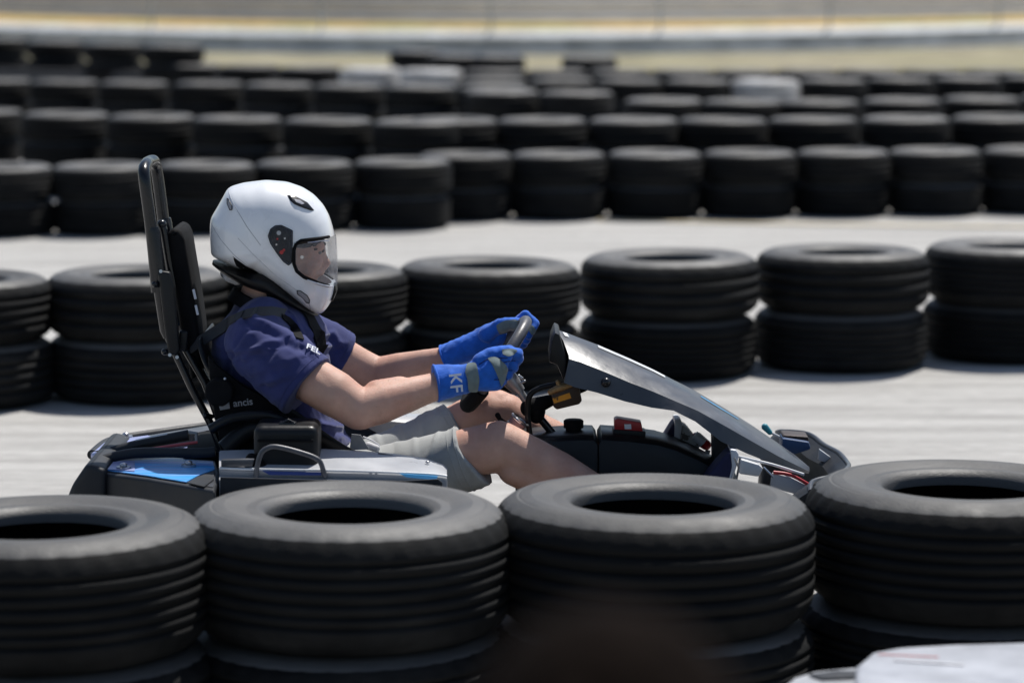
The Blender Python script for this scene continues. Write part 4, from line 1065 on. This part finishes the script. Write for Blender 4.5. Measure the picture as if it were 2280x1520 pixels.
class Pillow:
    def __init__(s, pl, c, hw, e, n=160, sm=2, power=1.0):
        s.c = c; s.hw = hw; s.e = e; s.n = n; s.r = polar(pl, c, n)
        for _ in range(sm): s.r = [(s.r[i - 1] + 2 * s.r[i] + s.r[(i + 1) % n]) / 4 for i in range(n)]
    def rad(s, a):
        f = (a + math.pi) / (2 * math.pi) * s.n; i = int(f) % s.n; t = f - int(f); return s.r[i] * (1 - t) + s.r[(i + 1) % s.n] * t
    def pt(s, a, rho, side, off=0.0):
        t = (max(0, 1 - rho ** 3.0)) ** (1 / s.e)
        r = s.rad(a) * rho; cz = 1.0
        p = K(s.c[0] + math.cos(a) * r, s.c[1] + math.sin(a) * r, 0)
        return Vector((p.x, Y0 + side * (t * s.hw), p.z)), t
    def drape(s, px, py, off=.0, side=-1):
        dx, dy = px - s.c[0], py - s.c[1]; a = math.atan2(dy, dx); rho = min(.999, math.hypot(dx, dy) / s.rad(a))
        e = 2.0
        p, t = s.pt(a, rho, side)
        def g(da, dr):
            return s.pt(a + da, min(.9999, max(.001, rho + dr)), side)[0]
        n = (g(.01, 0) - g(-.01, 0)).cross(g(0, .004) - g(0, -.004))
        if n.length < 1e-12: n = Vector((0, side, 0))
        n.normalize(); 
        if n.dot(Vector((p.x - K(*s.c, 0).x, p.y - Y0, p.z - K(*s.c, 0).z))) < 0: n = -n
        return p + n * off, n
    def mesh(s, bm, scale=1.0, m=44, n=160):
        rs = []
        for k in range(m + 1):
            ph = math.pi * k / m - math.pi / 2      # -90..90
            t = math.sin(ph); rho = (max(0, 1 - abs(t) ** s.e)) ** (1 / 3.0)
            ring = []
            for j in range(n):
                a = -math.pi + 2 * math.pi * j / n; r = s.rad(a) * rho * scale
                p = K(s.c[0] + math.cos(a) * r, s.c[1] + math.sin(a) * r, 0); ring.append(Vector((p.x, Y0 + t * s.hw * scale, p.z)))
            if k in (0, m): rs.append(ring[:1])
            else: rs.append(ring)
        vs = [[bm.verts.new(p) for p in r] for r in rs]
        for i in range(m):
            a, b_ = vs[i], vs[i + 1]
            for j in range(n):
                j2 = (j + 1) % n
                if len(a) == 1: bm.faces.new((a[0], b_[j2], b_[j]))
                elif len(b_) == 1: bm.faces.new((a[j], a[j2], b_[0]))
                else: bm.faces.new((a[j], a[j2], b_[j2], b_[j]))
HP = Pillow(HO, HC, HW, HE)
bm = bmesh.new(); HP.mesh(bm)
bmesh.ops.recalc_face_normals(bm, faces=bm.faces)
b2 = bmesh.new(); HP.mesh(b2, .93); bmesh.ops.recalc_face_normals(b2, faces=b2.faces); bmesh.ops.reverse_faces(b2, faces=b2.faces)
tm = bpy.data.meshes.new('t'); b2.to_mesh(tm); b2.free(); bm.from_mesh(tm)
hm = bpy.data.meshes.new('h'); bm.to_mesh(hm); bm.free(); ho = bpy.data.objects.new('h', hm); col.objects.link(ho)
def cutter(poly, y0, y1):
    b = bmesh.new(); prism(b, [K(x, y, 0) + Vector((0, y0, 0)) for x, y in poly], (0, y1 - y0, 0)); m_ = bpy.data.meshes.new('c'); b.to_mesh(m_); b.free()
    o = bpy.data.objects.new('c', m_); col.objects.link(o); return o
PORT = [(664, 545), (667, 532), (676, 526), (700, 524), (790, 522), (790, 660), (757, 640), (746, 632), (715, 620), (684, 605), (670, 592), (664, 576)]
cs = [cutter(PORT, -.3, .3), cutter([(540, 700), (560, 600), (600, 626), (640, 658), (680, 700)], -.085, .085)]
for c in cs:
    md = ho.modifiers.new('b', 'BOOLEAN'); md.operation = 'DIFFERENCE'; md.object = c; md.solver = 'EXACT'
dg = bpy.context.evaluated_depsgraph_get(); dg.update(); hm2 = bpy.data.meshes.new_from_object(ho.evaluated_get(dg))
for o in cs + [ho]: bpy.data.objects.remove(o)
helmet = finish(hm2, 'helmet', 'helmet', driver, True, 35)
# black base skirt of the helmet
HB = [(469, 572), (467, 581), (485, 596), (505, 611), (530, 625), (558, 638), (590, 648), (622, 656), (650, 674), (680, 694), (704, 704), (714, 698), (700, 680), (660, 644), (625, 614), (590, 598), (560, 594), (535, 600), (505, 591)]
BP = Pillow(HB, (590, 624), .100, 2.2, sm=0)
bm = bmesh.new(); BP.mesh(bm, 1.0, 30, 120); build(bm, 'helmet_base', 'black_plastic', helmet)
# rear dark wedge
def hpatch(poly, name, m, off=.0015, n=8, side=-1, pil=HP, th=.0015):
    cx = sum(p[0] for p in poly) / len(poly); cy = sum(p[1] for p in poly) / len(poly); pl = dense(poly, 5); bm = bmesh.new()
    c = bm.verts.new(pil.drape(cx, cy, off, side)[0]); rg = []
    for k in range(1, n + 1):
        t = k / n; rg.append([bm.verts.new(pil.drape(cx + (x - cx) * t, cy + (y - cy) * t, off * (1 if k < n else .2), side)[0]) for x, y in pl])
    L = len(pl)
    for i in range(L): bm.faces.new((c, rg[0][i], rg[0][(i + 1) % L]))
    for a in range(n - 1):
        for i in range(L): bm.faces.new((rg[a][i], rg[a + 1][i], rg[a + 1][(i + 1) % L], rg[a][(i + 1) % L]))
    return build(bm, name, m, helmet, True, 60)
def htube(pts, r, name, m, off=.0005, close=False, side=-1, pn=6):
    bm = bmesh.new(); pl = dense(pts, pn, close)
    if not close: pl.append(pts[-1])
    tube(bm, [HP.drape(x, y, off, side)[0] for x, y in pl], r, 8, close=close); return build(bm, name, m, helmet)
for sd_ in (-1, 1):
    hpatch([(528, 560), (545, 573), (575, 596), (610, 624), (645, 654), (620, 648), (585, 628), (556, 612), (537, 600)], 'lower_cutout', 'black_matt', .002, 6, sd_)
    htube([(668, 531), (678, 525), (700, 523), (735, 522)], .0035, 'port_gasket', 'black_matt', .001, side=sd_)
    htube([(735, 629), (715, 620), (684, 605), (669, 592), (663, 576), (663, 545), (668, 531)], .0042, 'port_gasket', 'black_matt', .001, side=sd_)
    piv = hpatch([(612, 500), (622, 493), (635, 492), (650, 499), (659, 504), (659, 540), (658, 572), (651, 578), (640, 570), (625, 550), (612, 530), (607, 514)], 'pivot_plate', 'smoke', .0035, 8, sd_)
    hpatch([(613, 502), (624, 495), (636, 494), (657, 505), (657, 570), (651, 575), (640, 567), (626, 549), (614, 529), (609, 514)], 'pivot_well', 'black_matt', .001, 8, sd_)
    htube([(612, 500), (622, 493), (635, 492), (650, 499), (659, 504), (659, 540), (658, 572), (651, 578), (640, 570), (625, 550), (612, 530), (607, 514)], .0011, 'pivot_rim', 'black_plastic', .0028, True, sd_)
    # visor mechanism bits
    for (x, y, r, mm) in ((627, 521, 2.2, 'red'), (636, 550, 4.5, 'red'), (641, 545, 3, 'red'), (630, 508, 5, 'alloy'), (643, 520, 2, 'steel'), (625, 533, 2, 'steel')):
        p, n = HP.drape(x, y, .0045, sd_); bm = bmesh.new(); tube(bm, [p - n * .002, p + n * .0006], r * PX, 12); build(bm, 'visor_fitting', mm, helmet)
    hpatch([(645, 429), (657, 429), (672, 437), (690, 447), (704, 463), (698, 463), (680, 456), (662, 448), (652, 440)], 'top_vent', 'black_paint', .0035, 6, sd_)
    hpatch([(657, 438), (672, 441), (684, 450), (678, 452), (664, 446)], 'vent_slot', 'steel', .0048, 5, sd_)
    hpatch([(669, 634), (676, 635), (690, 646), (695, 656), (694, 664), (688, 662), (682, 652), (670, 642)], 'chin_vent', 'textgrey', .0025, 5, sd_)
    htube([(669, 634), (676, 635), (690, 646), (695, 656), (694, 664), (688, 662), (682, 652), (670, 642)], .0009, 'chin_vent_rim', 'black_plastic', .0022, True, sd_)
    hpatch([(513, 437), (518, 440), (526, 452), (526, 460), (521, 461), (514, 448)], 'rear_vent', 'textgrey', .0025, 5, sd_)
    htube([(513, 437), (518, 440), (526, 452), (526, 460), (521, 461), (514, 448)], .0008, 'rear_vent_rim', 'black_plastic', .0022, True, sd_)
    # moulded seams
    htube([(511, 420), (530, 450), (545, 472), (560, 495), (590, 535)], .0007, 'seam', 'seam', .0002, side=sd_)
    htube([(472, 489), (500, 525), (530, 556), (560, 582), (590, 606)], .0007, 'seam', 'seam', .0002, side=sd_)
    htube([(540, 520), (575, 556), (620, 600), (668, 634)], .0005, 'seam', 'seam', .0001, side=sd_)
    htube([(694, 664), (696, 680), (697, 692)], .0006, 'seam', 'seam', .0002, side=sd_)
# visor: swept clear shell standing just proud of the helmet
VO = [(p[0] * 1.0 + (3 if p[0] > 660 else 0), p[1]) for p in HO]
VP = Pillow(VO, HC, HW + .003, HE)
vs_poly = [(664, 545), (668, 531), (678, 525), (700, 523), (735, 522), (752, 522)]
bm = bmesh.new()
NU, NV = 30, 14
def vtop(u): return 524 + 0 * u
grid = []
for sd_ in (-1, 1):
    cols = []
    for i in range(NU + 1):
        u = i / NU; x = 664 + (753.0 - 664) * u
        yt = 526 - 3 * min(1, u * 4) if u > .05 else 536
        yb = 590 + (632 - 590) * min(1, max(0, (x - 664) / (746 - 664))) if u > .05 else 584
        cc_ = []
        for j in range(NV + 1):
            y = yt + (yb - yt) * j / NV
            a = math.atan2(y - HC[1], x - HC[0]); lim = VP.rad(a) * math.cos(a) + HC[0]
            dx, dy = x - HC[0], y - HC[1]; rr = VP.rad(a)
            cc_.append((x, y, a, math.hypot(dx, dy) / rr))
        cols.append(cc_)
    for i in range(NU + 1):
        for j in range(NV + 1): pass
    # parametrise rho so that u=1 lands on the centre line
    vv = []
    for j in range(NV + 1):
        row_ = []
        y0_, a0_, rh0 = cols[0][j][1], cols[0][j][2], cols[0][j][3]
        ytop, ybot = 523, 634
        y1_ = ytop + (ybot - ytop) * j / NV; 
        # angle where the outline reaches that height on the front
        best = min(((abs(HC[1] + math.sin(a) * VP.rad(a) - y1_), a) for a in [R(-70 + q * .5) for q in range(280)] if math.cos(a) > 0))[1]
        for i in range(NU + 1):
            u = i / NU; a = a0_ + (best - a0_) * u; rho = rh0 + (1 - rh0) * u ** .55 if u > 0 else rh0
            p, t = VP.pt(a, min(1, rho), sd_); row_.append(bm.verts.new(p))
        vv.append(row_)
    for j in range(NV):
        for i in range(NU): bm.faces.new((vv[j][i], vv[j][i + 1], vv[j + 1][i + 1], vv[j + 1][i]))
bmesh.ops.remove_doubles(bm, verts=bm.verts, dist=.0004)
visor = build(bm, 'visor', 'visor', helmet, True, 80)
# visor lower bead and upper bar
for sd_ in (-1, 1):
    htube([(690, 611), (715, 622), (740, 632)], .0016, 'visor_bead', 'textwhite', .005, side=sd_)
    htube([(691, 530), (715, 529), (733, 530)], .0014, 'visor_bar', 'steel', .004, side=sd_)
p, n = HP.drape(679, 561, .004); bm = bmesh.new(); tube(bm, [p - n * .002, p + n * .002], 4 * PX, 12); build(bm, 'visor_stud', 'steel', helmet)
# dark mouth vent in front of the chin and lining
bm = bmesh.new(); prism(bm, [K(x, y, -.03) for x, y in [(732, 634), (747, 634), (749, 650), (742, 668), (738, 674), (736, 655)]], (0, .06, 0), .004); build(bm, 'chin_grille', 'black_plastic', helmet)
# white hood bunched below the back of the helmet
bm = bmesh.new(); limb(bm, [(K(500, 600, -.02), .012), (K(512, 612, -.03), .018), (K(528, 624, -.02), .012)]); limb(bm, [(K(505, 606, .03), .016), (K(525, 622, .03), .014)])
blob(bm, 'helmet_liner', 'cap_white', helmet, .003, 3, lambda c: .002 * noise.noise(c * 60))
# chin strap
bm = bmesh.new(); ribbon(bm, smooth_path([K(600, 640, -.07), K(608, 668, -.074), K(612, 690, -.070), K(606, 696, -.06)]), Vector((1, 0, .1)), .024, .0015)
limb(bm, [(K(610, 676, -.074), .012), (K(612, 690, -.072), .010)]); build(bm, 'chin_strap', 'black_matt', helmet)

# ------------------------------------------------------------------ second kart parked at the near right corner
pk = empty('go_kart', G(2300, 1500, 0), 'white parked go-kart bodywork with a thin red stripe below the nearest right tyre stack', 'go-kart')
bm = bmesh.new()
def loop2(pl, z): return [G(x, y, z) for x, y in pl]
prism(bm, loop2([(1905, 1480), (1940, 1450), (2000, 1439), (2120, 1432), (2420, 1424), (2420, 1560), (2100, 1575), (1900, 1540)], .30), (0, 0, -.03), .012, 3)
M['parkwhite'] = mat('dull white bodywork', (.42, .43, .46), .4, var=.2, nscale=9, color2=(.28, .29, .32), mix_scale=5, mix_lo=.5, mix_hi=.7)
pbod = build(bm, 'side_pod', 'parkwhite', pk)
bm = bmesh.new(); prism(bm, loop2([(1765, 1506), (1810, 1492), (1900, 1483), (2000, 1480), (2420, 1482), (2420, 1700), (1700, 1700), (1720, 1540)], .255), (0, 0, -.05), .012, 3)
build(bm, 'lower_pod', 'silver', pk)
bm = bmesh.new(); tube(bm, [G(1955, 1456, .3005), G(2090, 1462, .3005)], .0016, 8); build(bm, 'red_stripe', 'pinkred', pbod)
bm = bmesh.new(); tube(bm, [G(1990, 1470, .301), G(2145, 1480, .301)], .002, 8); build(bm, 'silver_rod', 'steel', pbod)
bm = bmesh.new(); prism(bm, loop2([(1800, 1502), (1860, 1494), (1990, 1496), (1985, 1504), (1830, 1512)], .2575), (0, 0, .002)); build(bm, 'dark_panel', 'pod_dark', pbod, False)
bm = bmesh.new()
c = Vector((1.15, 4.9, .13)); prof = [(.52, -.46), (.62, -.5), (.86, -.49), (.96, -.42), (1, -.3), (1, .3), (.96, .42), (.86, .49), (.62, .5), (.52, .46)]
rings(bm, [[c + Vector((math.cos(a) * .13 * p, z * .14, math.sin(a) * .13 * p)) for a in [2 * math.pi * k / 32 for k in range(32)]] for p, z in prof], cap=False, close=True); build(bm, 'wheel', 'rubber', pk)

# ------------------------------------------------------------------ child standing between the camera and the tyres (only the top of the head reaches into the picture)
sp = empty('person', (.055, 1.62, 0), 'blurred dark brown-haired head close to the camera at the bottom centre', 'person')
def Q(x, y, z): return Vector((.055 + x, 1.62 + y, z * .930))
HT = 1.235
bm = bmesh.new()
add_sphere(bm, Q(0, 0, HT - .095), (.070, .085, .095), 24); limb(bm, [(Q(0, .045, HT - .15), .045), (Q(0, .06, HT - .185), .03)])
limb(bm, [(Q(0, .085, HT - .12), .010), (Q(0, .092, HT - .135), .010)])
for sg in (-1, 1): add_sphere(bm, Q(sg * .072, 0, HT - .12), (.008, .016, .022), 12)
limb(bm, [(Q(0, -.005, HT - .17), .042), (Q(0, -.01, HT - .25), .040)])
limb(bm, [(Q(0, 0, .95), .085), (Q(0, 0, .80), .08), (Q(0, 0, .66), .09)])
for sg in (-1, 1):
    limb(bm, [(Q(sg * .05, 0, .95), .06), (Q(sg * .125, 0, .955), .042), (Q(sg * .165, -.01, .76), .030), (Q(sg * .17, .04, .57), .022), (Q(sg * .17, .055, .52), .022)])
    for k in range(4): limb(bm, [(Q(sg * .17, .04 + .012 * k, .51), .009), (Q(sg * .168, .042 + .012 * k, .475), .008), (Q(sg * .16, .044 + .012 * k, .45 + .004 * abs(k - 1.5)), .007)])
    limb(bm, [(Q(sg * .165, .075, .53), .010), (Q(sg * .155, .092, .50), .009)])
    limb(bm, [(Q(sg * .055, 0, .64), .072), (Q(sg * .07, .01, .36), .048), (Q(sg * .075, -.01, .2), .042), (Q(sg * .08, -.01, .07), .03), (Q(sg * .085, .07, .035), .03)])
blob(bm, 'body', 'skin', sp, .005, 4)
bm = bmesh.new(); add_sphere(bm, Q(0, -.012, HT - .078), (.083, .094, .084), 28)
add_sphere(bm, Q(0, -.03, HT - .12), (.078, .072, .075), 24)
M['darkhair'] = mat('dark brown hair', (.0055, .003, .002), .9, spec=.05, var=.3, nscale=60)
blob(bm, 'hair', 'darkhair', sp, .004, 2, lambda c: .004 * noise.noise(Vector((c.x * 70, c.y * 70, c.z * 18))))
bm = bmesh.new(); limb(bm, [(Q(0, 0, .96), .095), (Q(0, 0, .80), .09), (Q(0, 0, .66), .10)])
for sg in (-1, 1): limb(bm, [(Q(sg * .05, 0, .955), .066), (Q(sg * .125, 0, .955), .05), (Q(sg * .15, -.005, .86), .044)])
blob(bm, 't_shirt', 'black_matt', sp, .005, 4)
bm = bmesh.new(); add_sphere(bm, Q(0, 0, .62), (.125, .10, .09), 24)
for sg in (-1, 1): limb(bm, [(Q(sg * .055, 0, .62), .082), (Q(sg * .07, .01, .38), .066)])
blob(bm, 'shorts', 'navy_shoe', sp, .005, 4)
for sg in (-1, 1):
    bm = bmesh.new(); limb(bm, [(Q(sg * .08, -.015, .05), .038), (Q(sg * .085, .08, .037), .035)]); blob(bm, 'shoe', 'black_plastic', sp, .005, 2)
